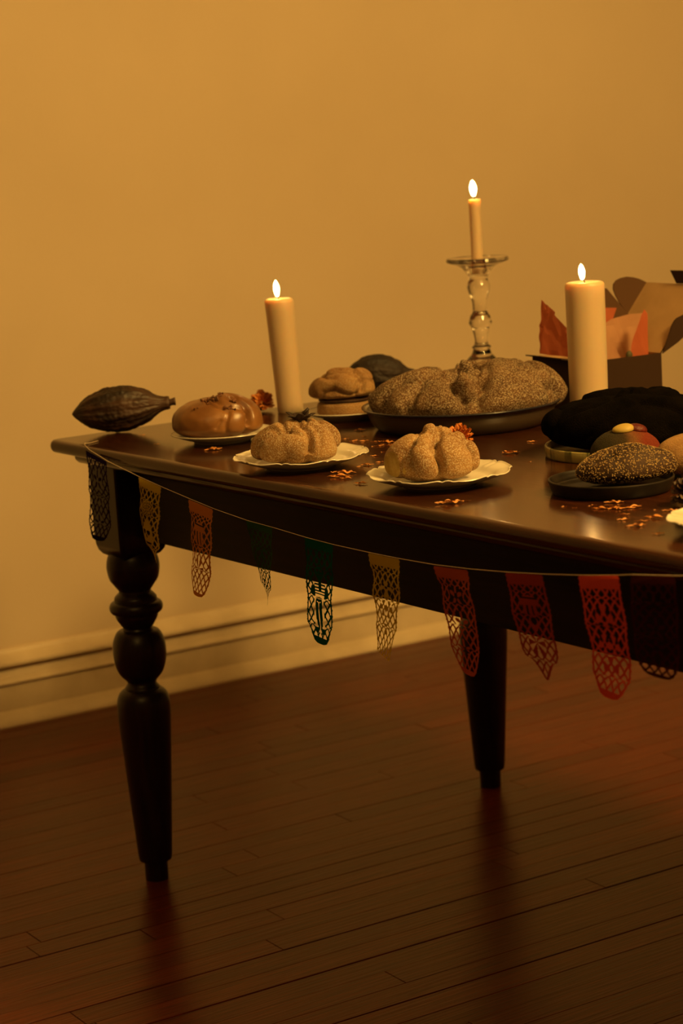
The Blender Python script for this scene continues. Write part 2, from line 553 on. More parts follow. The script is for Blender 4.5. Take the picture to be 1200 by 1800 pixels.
legp = [(0.0195, 0.0, 'c'), (0.0200, 0.034, 'c'), (0.0275, 0.035, 'c'), (0.0290, 0.045, 'c'), (0.0430, 0.262), (0.0447, 0.300), (0.0437, 0.316), (0.0395, 0.327), (0.0325, 0.3335), (0.0295, 0.3345, 'c'),
        (0.0290, 0.337, 'c'), (0.0245, 0.343), (0.0240, 0.347, 'c'), (0.0275, 0.3515, 'c'), (0.0365, 0.362), (0.0425, 0.379), (0.0445, 0.399), (0.0425, 0.418), (0.0350, 0.433), (0.0255, 0.4365, 'c'),
        (0.0240, 0.4395, 'c'), (0.0285, 0.446), (0.0345, 0.4565), (0.0360, 0.4640, 'c'), (0.0405, 0.4655), (0.0440, 0.4705), (0.0445, 0.4765), (0.0415, 0.4825), (0.0360, 0.4850, 'c'), (0.0350, 0.4915),
        (0.0305, 0.4970), (0.0270, 0.5000, 'c'), (0.0265, 0.5030, 'c'), (0.0330, 0.512), (0.0405, 0.5230), (0.0438, 0.538), (0.0440, 0.548), (0.0415, 0.560), (0.0380, 0.5670, 'c'), (0.0370, 0.5745, 'c')]
leg_prof = smooth_prof(legp, 5)
def make_leg(x, y):
    bm = bmesh.new()
    v, f = lathe(leg_prof, 48)
    vs = [bm.verts.new(q) for q in v]
    for q in f:
        bm.faces.new([vs[i] for i in q])
    # square block whose lower corners are rounded off
    h = 0.045
    lev = [(0.030, 0.563), (0.036, 0.566), (0.041, 0.573), (0.0438, 0.583), (h, 0.596), (h, TOP-0.040)]
    rr = []
    for s, z in lev:
        bv = 0.003
        rr.append([bm.verts.new((sx*(s-(bv if k == 0 else 0)), sy*(s-(bv if k else 0)), z)) for sx, sy, k in
                   ((1, 1, 1), (1, 1, 0), (-1, 1, 0), (-1, 1, 1), (-1, -1, 1), (-1, -1, 0), (1, -1, 0), (1, -1, 1))])
    for i in range(len(rr)-1):
        for j in range(8):
            bm.faces.new([rr[i][j], rr[i][(j+1) % 8], rr[i+1][(j+1) % 8], rr[i+1][j]])
    bm.faces.new(rr[0]); bm.faces.new(rr[-1])
    bmesh.ops.translate(bm, verts=bm.verts, vec=(x, y, 0))
    o = tpart('leg', bm, M['table_leg'], True)
    o.data.set_sharp_from_angle(angle=R(38))
    return o
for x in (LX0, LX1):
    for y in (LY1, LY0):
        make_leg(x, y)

# ------------------------------------------------------------------ plates
def plate(name, label, cat, x, y, rad, h, lobes=0, mat='china', foot=0.5, rotz=0.0, flute=0.0, group=None, well=0.62):
    prof = [(rad*foot*0.92, 0.0), (rad*foot, 0.0), (rad*foot+0.002, 0.003), (rad*well, 0.0045), (rad*0.80, h*0.55), (rad*0.985, h-0.0015), (rad, h-0.0002), (rad*0.992, h+0.0006),
            (rad*0.96, h*0.92), (rad*0.80, h*0.62+0.0022), (rad*0.70, 0.0072), (rad*well-0.003, 0.0062), (rad*0.3, 0.0058), (0.0008, 0.0058)]
    prof = smooth_prof(prof, 3)
    def mod(a, i, r, z):
        t = max(0.0, (r/rad-well)/(1-well))
        if lobes and t > 0:
            ph = (a*lobes/(2*math.pi)) % 1.0
            e = abs(ph-0.5)*2                      # 1 at the notch between lobes
            r = r*(1-0.045*t*e**3)
            g = math.exp(-((ph if ph < 0.5 else ph-1)/0.045)**2)+0.6*math.exp(-((ph-0.22)/0.03)**2)
            z = z-flute*t*g
            z = z+0.0012*t*math.cos(2*math.pi*ph*1)
        return r, z
    v, f = lathe(prof, 180 if lobes else 72, mod if lobes else None)
    o = from_py(name, v, f, M[mat], None)
    o.location = (x, y, TOP)
    o.rotation_euler = (0, 0, rotz)
    return tag(o, label, cat, group)

# ------------------------------------------------------------------ bread
def dome_point(az, el, rx, ry, h, zc):
    a, e = R(az), R(el)
    return np.array((rx*math.cos(e)*math.cos(a), ry*math.cos(e)*math.sin(a), zc+(h-zc)*math.sin(e) if e >= 0 else zc+zc*math.sin(e)))

def path_points(path, rx, ry, h, zc, step=24):
    out = []
    for i in range(len(path)-1):
        p, q = path[i], path[i+1]
        for s in range(step):
            t = s/step
            out.append(dome_point(p[0]+(q[0]-p[0])*t, p[1]+(q[1]-p[1])*t, rx, ry, h, zc))
    out.append(dome_point(path[-1][0], path[-1][1], rx, ry, h, zc))
    return np.array(out)

def loaf_mesh(rx, ry, h, strips=(), grooves=(), knobs=(), bumps=(), flat=0.35, lump=0.004, seed=0, na=200, ne=96, pw=2.25, cuts=(), low0=0.0):
    """domed loaf: superellipse dome + half-round strips laid over it, seams pressed in, knobs. Angles: az -90 faces the viewer."""
    zc = h*flat
    az = np.linspace(0, 2*np.pi, na, endpoint=False)
    el = np.linspace(-np.pi/2, np.pi/2, ne)
    P = []
    for e in el:
        ce = abs(math.cos(e))**(2/pw); se = math.copysign(abs(math.sin(e))**(2/pw), math.sin(e))
        for a in az:
            P.append((rx*ce*math.cos(a), ry*ce*math.sin(a), zc+((h-zc) if se > 0 else zc)*se))
    P = np.array(P)
    Cn = np.array((0, 0, zc))
    D = P-Cn
    N = D/np.array((rx, ry, h-zc))**2
    N /= np.maximum(np.linalg.norm(N, axis=1), 1e-9)[:, None]
    disp = np.zeros(len(P))
    for az0, el0, wd, ht in bumps:
        c = dome_point(az0, el0, rx, ry, h, zc)
        dd = np.linalg.norm(P-c, axis=1)
        disp += ht*np.exp(-(dd/wd)**2)
    st = np.zeros(len(P))
    for path, wd, ht in strips:
        pts = path_points(path, rx, ry, h, zc)
        dd = np.sqrt(((P[:, None, :]-pts[None])**2).sum(-1))
        k = dd.argmin(1); dm = dd[np.arange(len(P)), k]
        tt = k/(len(pts)-1)
        wv = wd*(0.92+0.14*np.cos(tt*2*np.pi))
        st = np.maximum(st, ht*np.maximum(0, 1-(dm/wv)**2)**0.52)
        disp -= 0.50*ht*np.exp(-((dm-wv*1.02)/(0.15*wd))**2)
    disp += st
    for path, wd, dp in grooves:
        pts = path_points(path, rx, ry, h, zc)
        dm = np.sqrt(((P[:, None, :]-pts[None])**2).sum(-1)).min(1)
        disp -= dp*np.exp(-(dm/wd)**2)
    for az0, el0, rad, ht in knobs:
        c = dome_point(az0, el0, rx, ry, h, zc)
        dm = np.linalg.norm(P-c, axis=1)
        disp += ht*np.sqrt(np.maximum(0, 1-(dm/rad)**2))-0.25*ht*np.exp(-((dm-rad*1.08)/(0.25*rad))**2)
    g = disp.reshape(ne, na)
    for _ in range(1):
        g = 0.5*g+0.125*(np.roll(g, 1, 1)+np.roll(g, -1, 1)+np.vstack((g[:1], g[:-1]))+np.vstack((g[1:], g[-1:])))
    disp = g.reshape(-1)
    for i in range(len(P)):
        v = Vector(P[i])
        disp[i] += lump*(noise.noise(v*28+Vector((seed*3.1, 0, 0)))+0.45*noise.noise(v*75+Vector((0, seed*1.7, 0))))
    low = np.clip((P[:, 2]-low0)/(0.25*h), 0, 1)
    Q = P+N*(disp*low)[:, None]
    for (cx, cy, cz), (nx, ny, nz) in cuts:                    # torn or sliced faces
        n_ = np.array((nx, ny, nz), float); n_ /= np.linalg.norm(n_)
        s = (Q-np.array((cx, cy, cz)))@n_
        Q = Q-np.maximum(s, 0)[:, None]*n_[None]*0.97
    Q[:, 2] = np.maximum(Q[:, 2], 0)
    F = []
    for i in range(ne-1):
        for j in range(na):
            F.append((i*na+j, i*na+(j+1) % na, (i+1)*na+(j+1) % na, (i+1)*na+j))
    return Q, F

def top_at(o, x, y):
    """height of the upper surface of a built loaf at local x, y"""
    co = np.array([v_.co[:] for v_ in o.data.vertices])
    d_ = np.hypot(co[:, 0]-x, co[:, 1]-y)
    near = co[d_ < d_.min()+0.0025]
    return near[:, 2].max()

def loaf(name, mats, parent, z=0.0, cut_mat=None, **kw):
    Q, F = loaf_mesh(**kw)
    o = from_py(name, Q, F, mats, parent)
    o.location.z = z
    if cut_mat is not None and kw.get('cuts'):
        o.data.materials.append(cut_mat)
        idx = []
        V = np.array(Q)
        for fi, f in enumerate(F):
            c = V[list(f)].mean(0)
            for (cx, cy, cz), n_ in kw['cuts']:
                n_ = np.array(n_, float); n_ /= np.linalg.norm(n_)
                if (c-np.array((cx, cy, cz)))@n_ > -0.0003:
                    o.data.polygons[fi].material_index = 1
    return o

# --- glazed bun with nuts, on a round white plate by the cocoa pod
plate('plate', 'plain round white plate under the glazed nut bun near the cocoa pod', 'plate', 1.7372, 2.9073, 0.081, 0.0165, foot=0.55)
bun = thing('sweet_bun', 'shiny brown glazed bun topped with chopped nuts on a plain plate', 'bread', (1.7290, 2.9129, TOP+0.0066), VR)
cr = loaf('crust', M['bread_gloss'], bun, rx=0.0690, ry=0.062, h=0.0640, flat=0.36, lump=0.0016, seed=1,
          strips=[([(-56, 0), (-50, 35), (-66, 66)], 0.019, 0.0050), ([(-16, 0), (-12, 36), (-30, 62)], 0.028, 0.0085)],
          grooves=[([(-40, 0), (-34, 32), (-42, 60)], 0.0030, 0.0090), ([(-86, 0), (-80, 14)], 0.003, 0.003)], pw=2.3)
rn = random.Random(3)
bm = bmesh.new()
for i in range(46):
    if i < 34:
        a = rn.uniform(0, 6.28); q = rn.random()**0.6*0.0175
        px, py = -0.004+q*math.cos(a)*1.15, -0.020+q*math.sin(a)
    else:
        px, py = rn.choice([(0.024, -0.044), (0.030, -0.048), (-0.024, -0.043), (0.033, -0.034)])
        px += rn.uniform(-.005, .005); py += rn.uniform(-.004, .004)
    pz = top_at(cr, px, py)
    t = bmesh.ops.create_icosphere(bm, subdivisions=1, radius=rn.uniform(0.0016, 0.0034))
    mt_ = Matrix.Translation((px, py, pz)) @ Matrix.Rotation(rn.uniform(0, 6), 4, Vector((rn.random(), rn.random(), rn.random()+.1))) @ Matrix.Diagonal((1.5, 0.9, 0.7, 1))
    for v_ in t['verts']:
        v_.co = mt_ @ v_.co
nt_ = from_bm('nut_topping', bm, M['nuts'], bun, False)
nt_['kind'] = 'stuff'
nt_['label'] = 'dark chopped nut pieces'

# --- sugared bun with the dark dried flower, on a scalloped plate
plate('plate', 'white scalloped plate under the sugared bun topped with a dark dried flower', 'plate', 1.6712, 2.5805, 0.0985, 0.0185, lobes=9, flute=0.0022, rotz=0.35)
bun = thing('sugared_bun', 'golden sugared bun with folded strips under a dark dried flower', 'bread', (1.6650, 2.5800, TOP+0.0066), VR)
cr2 = loaf('crust', M['bread_sugar'], bun, rx=0.0575, ry=0.052, h=0.056, flat=0.38, lump=0.0016, seed=2,
           strips=[([(-178, 0), (-160, 30), (-140, 55), (-100, 74)], 0.018, 0.0095), ([(-132, 10), (-106, 22), (-84, 26)], 0.0245, 0.0085), ([(-46, 0), (-44, 35), (-62, 66)], 0.026, 0.0105), ([(-4, 20), (-2, 62)], 0.015, 0.009)],
           grooves=[([(-70, 0), (-69, 30), (-76, 64)], 0.0035, 0.0120), ([(-14, 10), (-12, 60)], 0.0035, 0.006)], pw=2.4)
# --- bun with a torn side on the front scalloped plate
plate('plate', 'white scalloped plate under the front bun with a torn yellow side', 'plate', 1.6989, 2.2857, 0.0985, 0.0185, lobes=9, flute=0.0022, rotz=0.62)
bun = thing('sugared_bun', 'golden sugared bun with crossed strips and a torn side showing yellow crumb', 'bread', (1.6915, 2.2930, TOP+0.0066), VR)
loaf('crust', M['bread_sugar'], bun, cut_mat=M['crumb'], rx=0.0570, ry=0.054, h=0.0600, flat=0.38, lump=0.0016, seed=3,
     strips=[([(-96, 0), (-106, 28), (-104, 55), (-75, 80), (40, 74)], 0.0150, 0.0125), ([(-50, 0), (-54, 32), (-38, 58), (0, 74)], 0.027, 0.0100), ([(-166, 4), (-156, 42), (-140, 68)], 0.024, 0.0070), ([(-6, 6), (-4, 58)], 0.020, 0.009)],
     grooves=[([(-80, 0), (-84, 28), (-78, 52), (-56, 70)], 0.0032, 0.0085), ([(-124, 10), (-128, 40), (-122, 62)], 0.003, 0.006), ([(-24, 4), (-22, 60)], 0.0035, 0.006)],
     knobs=[(-96, 84, 0.017, 0.006)], cuts=[((-0.0440, -0.0300, 0.014), (-0.80, -0.58, -0.12))], pw=2.4)
# --- split bun with dark filling behind
plate('plate', 'small white plate under the split bun behind the tall leaning candle', 'plate', 2.0065, 2.9480, 0.0725, 0.0150, foot=0.55)
bun = thing('filled_bun', 'split sugared bun with dark filling between its two halves', 'bread', (2.0050, 2.9490, TOP+0.0062), VR)
loaf('bottom_half', M['bread_small'], bun, rx=0.0475, ry=0.045, h=0.026, flat=0.5, lump=0.001, seed=4, ne=30, na=90, pw=4.5)
f_ = loaf('filling', M['filling'], bun, z=0.023, rx=0.0445, ry=0.042, h=0.0085, flat=0.5, lump=0.001, seed=5, ne=20, na=80, pw=3.0)
t_ = loaf('top_half', M['bread_small'], bun, z=0.0285, rx=0.0515, ry=0.047, h=0.047, flat=0.24, lump=0.002, seed=6,
          strips=[([(-168, 8), (-140, 30), (-105, 40), (-75, 30)], 0.019, 0.009), ([(-120, 60), (-70, 62), (-20, 45)], 0.017, 0.009), ([(-45, 5), (-30, 38)], 0.019, 0.008)],
          grooves=[([(-150, 45), (-100, 52), (-60, 45)], 0.003, 0.005), ([(-58, 4), (-52, 45)], 0.003, 0.005)], pw=2.3)
t_.rotation_euler = (0, R(-2.5), 0)

# --- the large loaf in an enamel dish
DX, DY = 2.0640, 2.7090
dish = thing('enamel_dish', 'round white enamel dish, dark rim, shade painted on its side, under the largest loaf', 'dish', (DX, DY, TOP))
rd = 0.158
prof = [(rd*0.70, 0), (rd*0.80, 0.0), (rd*0.86, 0.004), (rd*0.92, 0.016), (rd*0.955, 0.030), (rd*0.985, 0.0345), (rd, 0.0355), (rd, 0.0368), (rd*0.975, 0.0366), (rd*0.94, 0.033), (rd*0.90, 0.018),
        (rd*0.84, 0.007), (rd*0.75, 0.0045), (0.001, 0.004)]
v, f = lathe(smooth_prof(prof, 3), 96)
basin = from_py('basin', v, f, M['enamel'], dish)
basin.data.materials.append(M['dish_shade'])
for pg in basin.data.polygons:                       # white enamel all over; shade on the outer wall is painted in
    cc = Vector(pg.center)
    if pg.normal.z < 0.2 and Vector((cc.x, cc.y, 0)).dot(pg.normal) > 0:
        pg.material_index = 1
v, f = lathe([(rd*0.99+0.0026*math.cos(t), 0.0364+0.0019*math.sin(t)) for t in np.linspace(0, 2*math.pi, 9)[:-1]], 96, closed=True)
from_py('rim', v, f, M['navy'], dish)['label'] = 'dark blue rolled rim'
v, f = lathe([(rd*0.945+0.0011*math.cos(t), 0.0340+0.0008*math.sin(t)) for t in np.linspace(0, 2*math.pi, 7)[:-1]], 96, closed=True)
from_py('rim_line', v, f, M['navy'], dish)['label'] = 'thin dark line inside the rim'
big = thing('large_loaf', 'largest sugar-crusted loaf with bone-shaped strips and knobs in the enamel dish', 'bread', (2.0720, 2.7040, TOP+0.0068), VR)
loaf('crust', M['bread_big'], big, low0=0.016, rx=0.1430, ry=0.128, h=0.0800, flat=0.36, lump=0.0030, seed=8, na=260, ne=120, pw=2.35,
     bumps=[(-30, 58, 0.065, 0.011), (-92, 80, 0.030, -0.007)],
     strips=[([(-174, 8), (-166, 36), (-150, 56)], 0.028, 0.016), ([(-140, 14), (-142, 40), (-128, 60), (-108, 72)], 0.027, 0.0155), ([(-114, 14), (-114, 44), (-102, 60)], 0.042, 0.0145),
             ([(-96, 36), (-92, 62), (-85, 85), (80, 70)], 0.015, 0.012), ([(-2, 2), (0, 28), (10, 46)], 0.030, 0.018), ([(-22, 40), (-10, 54), (30, 66)], 0.027, 0.014), ([(170, 30), (150, 60)], 0.028, 0.010), ([(-58, 10), (-52, 44), (-48, 64)], 0.062, 0.0125)],
     grooves=[([(-155, 8), (-154, 40), (-138, 62)], 0.0050, 0.012), ([(-15, 2), (-11, 34), (-14, 52)], 0.0050, 0.013), ([(-86, 34), (-80, 58), (-70, 72)], 0.0055, 0.010), ([(-128, 26), (-120, 54)], 0.0045, 0.007), ([(-62, 34), (-40, 40)], 0.003, 0.003)],
     knobs=[(-94, 33, 0.0170, 0.024), (-86, 64, 0.015, 0.012), (-98, 76, 0.013, 0.010)])

# --- black loaf on a painted tray
TRX, TRY = 2.0180, 2.2825
tray = thing('painted_tray', 'round tray with painted yellow green side under the black loaf', 'tray', (TRX, TRY, TOP), VR)
rt_ = 0.106
prof = [(rt_*0.9, 0.0), (rt_*0.985, 0.0), (rt_, 0.003), (rt_*1.005, 0.0150), (rt_*0.995, 0.0165), (rt_*0.965, 0.0160), (rt_*0.955, 0.006), (rt_*0.9, 0.004), (0.001, 0.004)]
v, f = lathe(prof, 96)
from_py('side', v, f, M['traypaint'], tray)
bl = thing('black_loaf', 'big soot-black domed loaf on the painted tray behind the right-hand buns', 'bread', (2.0400, 2.2780, TOP+0.0060), VR)
loaf('crust', M['bread_black'], bl, rx=0.124, ry=0.104, h=0.076, flat=0.40, lump=0.003, seed=9, pw=2.4,
     strips=[([(-140, 12), (-110, 55), (-60, 80), (40, 60)], 0.020, 0.007), ([(-40, 15), (-60, 55), (-120, 80), (140, 60)], 0.020, 0.007)],
     knobs=[(-175, 18, 0.022, 0.010), (-90, 84, 0.020, 0.006)])

# --- bun dusted in three colours
bun = thing('dusted_bun', 'round bun dusted dark green and red under yellow icing and red jam', 'bread', (1.9240, 2.1640, TOP), VR)
loaf('crust', M['tricolour'], bun, rx=0.0485, ry=0.045, h=0.056, flat=0.33, lump=0.001, seed=10, na=96, ne=48, pw=2.25)
ic = loaf('icing_dollop', M['icing'], bun, z=0.0525, rx=0.0150, ry=0.012, h=0.011, flat=0.35, lump=0.0012, seed=11, na=40, ne=24)
ic.location.x = -0.004; ic.location.y = -0.008
ic['label'] = 'yellow icing dollop'
ic.rotation_euler = (R(8), R(-6), 0)
jm = loaf('jam_piece', M['jam'], bun, z=0.0515, rx=0.0150, ry=0.012, h=0.011, flat=0.3, lump=0.0022, seed=12, na=40, ne=24)
jm.location.x = 0.0135; jm.location.y = -0.003
jm['label'] = 'dark red jam'
jm.rotation_euler = (0, R(14), 0)

# --- sesame roll on a dark clay plate
DPX, DPY = 1.8000, 2.0550
dk = thing('clay_plate', 'dark clay plate with raised rim holding the sesame roll', 'plate', (DPX, DPY, TOP), VR)
rp_ = 0.0805
prof = [(rp_*0.8, 0.0), (rp_*0.90, 0.0), (rp_*0.95, 0.004), (rp_, 0.0165), (rp_*0.992, 0.0185), (rp_*0.965, 0.0180), (rp_*0.93, 0.0095), (rp_*0.85, 0.0072), (0.001, 0.0070)]
v, f = lathe(smooth_prof(prof, 3), 96)
from_py('dish_body', v, f, M['clay'], dk)
ses = thing('sesame_roll', 'dark oval roll covered in sesame seeds on the dark clay plate', 'bread', (1.8150, 2.0480, TOP+0.0096), VR+0.03)
ses.rotation_euler = (0, R(-2.5), VR+0.03)
kw = dict(rx=0.0620, ry=0.044, h=0.0475, flat=0.36, lump=0.0018, seed=13, pw=2.1,
          grooves=[([(-140, 38), (-115, 52)], 0.005, 0.005), ([(-40, 60), (-15, 40)], 0.004, 0.0045)], bumps=[(-5, 5, 0.022, 0.008), (-50, 68, 0.022, 0.005), (180, 50, 0.03, -0.004)])
Q, F = loaf_mesh(**kw)
from_py('crust', Q, F, M['bread_dark'], ses)
rn = random.Random(5)
sv, sf = [], []
tpl = bmesh.new(); bmesh.ops.create_icosphere(tpl, subdivisions=1, radius=1.0)
tv = np.array([v_.co[:] for v_ in tpl.verts]); tf = [[v_.index for v_ in q.verts] for q in tpl.faces]; tpl.free()
tv = tv*np.array((0.00092, 0.00072, 0.00045))
cnt = 0
placed = []
while cnt < 2300:
    fc = F[rn.randrange(len(F))]
    a_, b_, c_, d_ = (Q[i] for i in fc)
    ar = np.linalg.norm(np.cross(c_-a_, d_-b_))
    if rn.random() > ar/1.2e-5:
        continue
    s_, t2 = rn.random(), rn.random()
    p = (a_*(1-s_)+b_*s_)*(1-t2)+(d_*(1-s_)+c_*s_)*t2
    if p[2] < 0.004:
        continue
    n_ = Vector(np.cross(b_-a_, d_-a_))
    if n_.length < 1e-12:
        continue
    n_.normalize()
    if (Vector(p)-Vector((0, 0, 0.015))).dot(n_) < 0:
        n_ = -n_
    mq = (n_.to_track_quat('Z', 'Y').to_matrix() @ Matrix.Rotation(rn.uniform(0, 6.28), 3, 'Z'))
    vv = tv @ np.array(mq).T*rn.uniform(0.8, 1.15)+p+np.array(n_)*0.0003
    k0 = len(sv)
    sv.extend(vv.tolist()); sf.extend([[i+k0 for i in q] for q in tf])
    cnt += 1
sd = from_py('sesame_seeds', sv, sf, M['seed'], ses)
sd['kind'] = 'stuff'
sd['label'] = 'pale sesame seeds'

# --- tan bun at the right edge, and the dark bun on the plate cut by the frame
bun = thing('tan_bun', 'smooth tan bun at the right edge beside the sesame roll', 'bread', (1.9470, 2.0560, TOP), VR)
loaf('crust', M['bread_tan'], bun, rx=0.0520, ry=0.047, h=0.056, flat=0.40, lump=0.0012, seed=14, na=100, ne=50, pw=2.2)
plate('plate', 'white plate cut by the right edge of the picture near the table front', 'plate', 1.7250, 1.7310, 0.0966, 0.0175, lobes=9, flute=0.0022, rotz=0.1)
bun = thing('dark_bun', 'dark brown bun on the white plate at the right edge', 'bread', (1.7360, 1.7230, TOP+0.0066), VR)
loaf('crust', M['bread_dark'], bun, rx=0.068, ry=0.062, h=0.060, flat=0.4, lump=0.002, seed=15, na=100, ne=50)

# ------------------------------------------------------------------ cocoa pods
def pod(name, label, x, y, length, rad, tilt, rotz, mat, stem_sign=1, seed=0, z0=None):
    t = thing(name, label, 'cocoa pod', (x, y, TOP), rotz)
    n, mN = 96, 120
    v, f = [], []
    L = length
    for i in range(n+1):
        s = i/n
        xx = (s-0.5)*L
        # blunt bulge with pointed blossom end and a neck by the stem
        r = rad*(math.sin(math.pi*min(1, max(0, s))**0.92)**0.72)
        if s > 0.80:
            r = max(r, 0) * 1.0
            q = (s-0.80)/0.20
            r = (1-q)*r+q*rad*0.34 if s < 0.985 else rad*0.30
        if s < 0.10:
            r = r*(0.82+0.18*s/0.10)
        for j in range(mN):
            a = 2*math.pi*j/mN
            rib = 0.075*abs(math.cos(5*a))**0.7+0.018*math.cos(20*a+xx*30)
            nz_ = noise.noise(Vector((xx*60+seed, math.cos(a)*3.2, math.sin(a)*3.2)))*0.05+noise.noise(Vector((xx*190+seed, math.cos(a)*9, math.sin(a)*9)))*0.035
            rr = r*(1+rib*min(1, 4*s*(1-s)*1.6)-0.06+nz_)
            v.append((xx, rr*math.cos(a), rr*math.sin(a)))
    for i in range(n):
        for j in range(mN):
            f.append((i*mN+j, i*mN+(j+1) % mN, (i+1)*mN+(j+1) % mN, (i+1)*mN+j))
    f.append(tuple(range(mN))[::-1]); f.append(tuple(n*mN+j for j in range(mN)))
    b_ = from_py('husk', v, f, M[mat], t)
    zz = rad*1.0 if z0 is None else z0
    rm_ = Matrix.Rotation(-tilt, 3, 'Y') @ Matrix.Rotation(0.3, 3, 'X')
    zz = -min((rm_ @ Vector(p)).z for p in v)+0.0002              # rests on the table
    b_.location = (0, 0, zz); b_.rotation_euler = (0.3, -tilt, 0)
    sp = [(L*0.485, 0, 0), (L*0.515, 0, 0.0005), (L*0.545, 0, 0.001), (L*0.560, 0, 0.001)]
    v, f = tube(sp, [rad*0.20, rad*0.15, rad*0.17, rad*0.19], 12)
    s_ = from_py('stem', v, f, M[mat], t)
    s_.location = (0, 0, zz); s_.rotation_euler = (0, -tilt, 0)
    return t
pod('cocoa_pod', 'ridged dark brown cocoa pod lying alone on the left table corner', 1.6920, 3.1540, 0.164, 0.0375, R(3.5), VR, 'pod')
pod('cocoa_pod', 'dark cocoa pod lying behind the filled bun and the largest loaf', 2.2300, 3.1650, 0.125, 0.0350, R(-4), VR, 'pod_dark', seed=9)

# ------------------------------------------------------------------ candles
def flame(parent, x, y, z, h, r, lean=0.0):
    prof = smooth_prof([(0.0003, 0.0), (r*0.50, h*0.05), (r*0.80, h*0.22), (r, h*0.45), (r*0.90, h*0.65), (r*0.55, h*0.86), (0.0003, h)], 4)
    v, f = lathe(prof, 20)
    v = [(x+a+lean*(c/h)**1.5, y+b_, z+c) for a, b_, c in v]
    return from_py('flame', v, f, M['flame'], parent)

def candle(name, label, x, y, r0, r1, h, lean=(0, 0), fl=(0.026, 0.0052), dish_=0.0035, z=TOP, fx=0.0):
    t = thing(name, label, 'candle', (x, y, z), VR)
    rr = 0.006 if r1 > 0.02 else 0.0015
    prof = [(r0*0.97, 0.0, 'c'), (r0, 0.0015, 'c'), (r0+(r1-r0)*0.5, h*0.5, 'c'), (r1, h-rr, 'c'), (r1-rr*0.3, h-rr*0.30), (r1-rr, h, 'c'), (r1-rr*1.8, h-dish_*0.6), (r1*0.35, h-dish_), (0.0006, h-dish_)]
    v, f = lathe(smooth_prof(prof, 4), 48)
    def ln(p):
        k = p[2]/h
        wob = 0.0007*noise.noise(Vector((p[0]*40, p[1]*40, p[2]*22+x*9)))
        return (p[0]*(1+wob*30)+lean[0]*k, p[1]*(1+wob*30)+lean[1]*k, p[2])
    from_py('wax_body', [ln(p) for p in v], f, M['wax'], t)
    zt = h-dish_
    wp = [(lean[0], lean[1], zt-0.003), (lean[0], lean[1], zt+0.004), (lean[0]-0.0006+fx, lean[1], zt+0.0095)]
    v, f = tube(wp, 0.0009, 8)
    from_py('wick', v, f, M['wick'], t)
    flame(t, lean[0]-0.0003+fx, lean[1], zt+0.0066, fl[0], fl[1], -0.0012)
    return t
candle('pillar_candle', 'slim ivory pillar candle leaning left beside the orange marigold', 1.9983, 3.1082, 0.0222, 0.0248, 0.197, lean=(-0.0085, 0), fl=(0.028, 0.0050), fx=-0.002)
candle('pillar_candle', 'thick ivory pillar candle standing upright in front of the cardboard box', 2.2284, 2.5894, 0.0305, 0.0312, 0.217, fl=(0.0255, 0.0052), fx=-0.003)

# glass candlestick and its short taper
SX, SY = 2.4200, 3.1060
st = thing('candlestick', 'clear turned glass candlestick with a wide saucer top behind the largest loaf', 'candlestick', (SX, SY, TOP), VR)
gp = [(0.056, 0.0, 'c'), (0.057, 0.003), (0.055, 0.007), (0.040, 0.0125), (0.029, 0.0205), (0.0272, 0.036, 'c'), (0.0278, 0.0425), (0.0262, 0.0475), (0.0185, 0.0560), (0.0150, 0.0660, 'c'), (0.0175, 0.0675, 'c'), (0.0172, 0.0700, 'c'),
      (0.0128, 0.0740), (0.0122, 0.0850), (0.0150, 0.0985), (0.0165, 0.1045), (0.0210, 0.1115), (0.0208, 0.1160), (0.0172, 0.1275, 'c'), (0.0150, 0.1300), (0.0128, 0.1360), (0.0133, 0.1500), (0.0165, 0.1620), (0.0200, 0.1725),
      (0.0212, 0.1790), (0.0202, 0.1850), (0.0168, 0.1930, 'c'), (0.0180, 0.1985, 'c'), (0.0235, 0.2070), (0.0330, 0.2160), (0.0550, 0.2245), (0.0565, 0.2290), (0.0555, 0.2320, 'c'), (0.0530, 0.2315, 'c'), (0.0330, 0.2240), (0.0130, 0.2215, 'c'),
      (0.0118, 0.2050, 'c'), (0.0008, 0.2040, 'c')]
v, f = lathe(smooth_prof(gp, 4), 64)
from_py('glass_stem', v, f, M['glass'], st)
candle('taper_candle', 'short white taper candle standing in the clear glass candlestick', SX, SY, 0.0105, 0.0108, 0.132, fl=(0.029, 0.0062), dish_=0.0012, z=TOP+0.2048, fx=-0.001)

# ------------------------------------------------------------------ cardboard box with tissue paper
BX, BY = 2.3000, 2.6550
box = thing('cardboard_box', 'open brown cardboard box with raised lid behind the thick upright candle', 'box', (BX, BY, TOP), R(-6))
bx, bw, bd, bh, th = -0.020, 0.132, 0.150, 0.080, 0.0022
def card(name, pts, thick, mats=('card_out', 'card_in')):
    """flat board: outline pts (inner face) and thickness vector pointing outwards"""
    t = Vector(thick)
    n = len(pts)
    v = [Vector(p) for p in pts]+[Vector(p)+t for p in pts]
    f = [tuple(range(n)), tuple(range(2*n-1, n-1, -1))]+[(i, i+n, (i+1) % n+n, (i+1) % n) for i in range(n)]
    bm = bmesh.new()
    vs = [bm.verts.new(q) for q in v]
    for k, q in enumerate(f):
        fc = bm.faces.new([vs[i] for i in q])
        fc.material_index = 1 if k == 0 else 0
    return from_bm(name, bm, [M[q] for q in mats], box)
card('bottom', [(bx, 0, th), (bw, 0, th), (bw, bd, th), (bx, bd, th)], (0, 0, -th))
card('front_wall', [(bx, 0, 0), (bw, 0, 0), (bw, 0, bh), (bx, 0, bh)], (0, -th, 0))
card('back_wall', [(bx, bd, 0), (bw, bd, 0), (bw, bd, bh), (bx, bd, bh)], (0, th, 0))
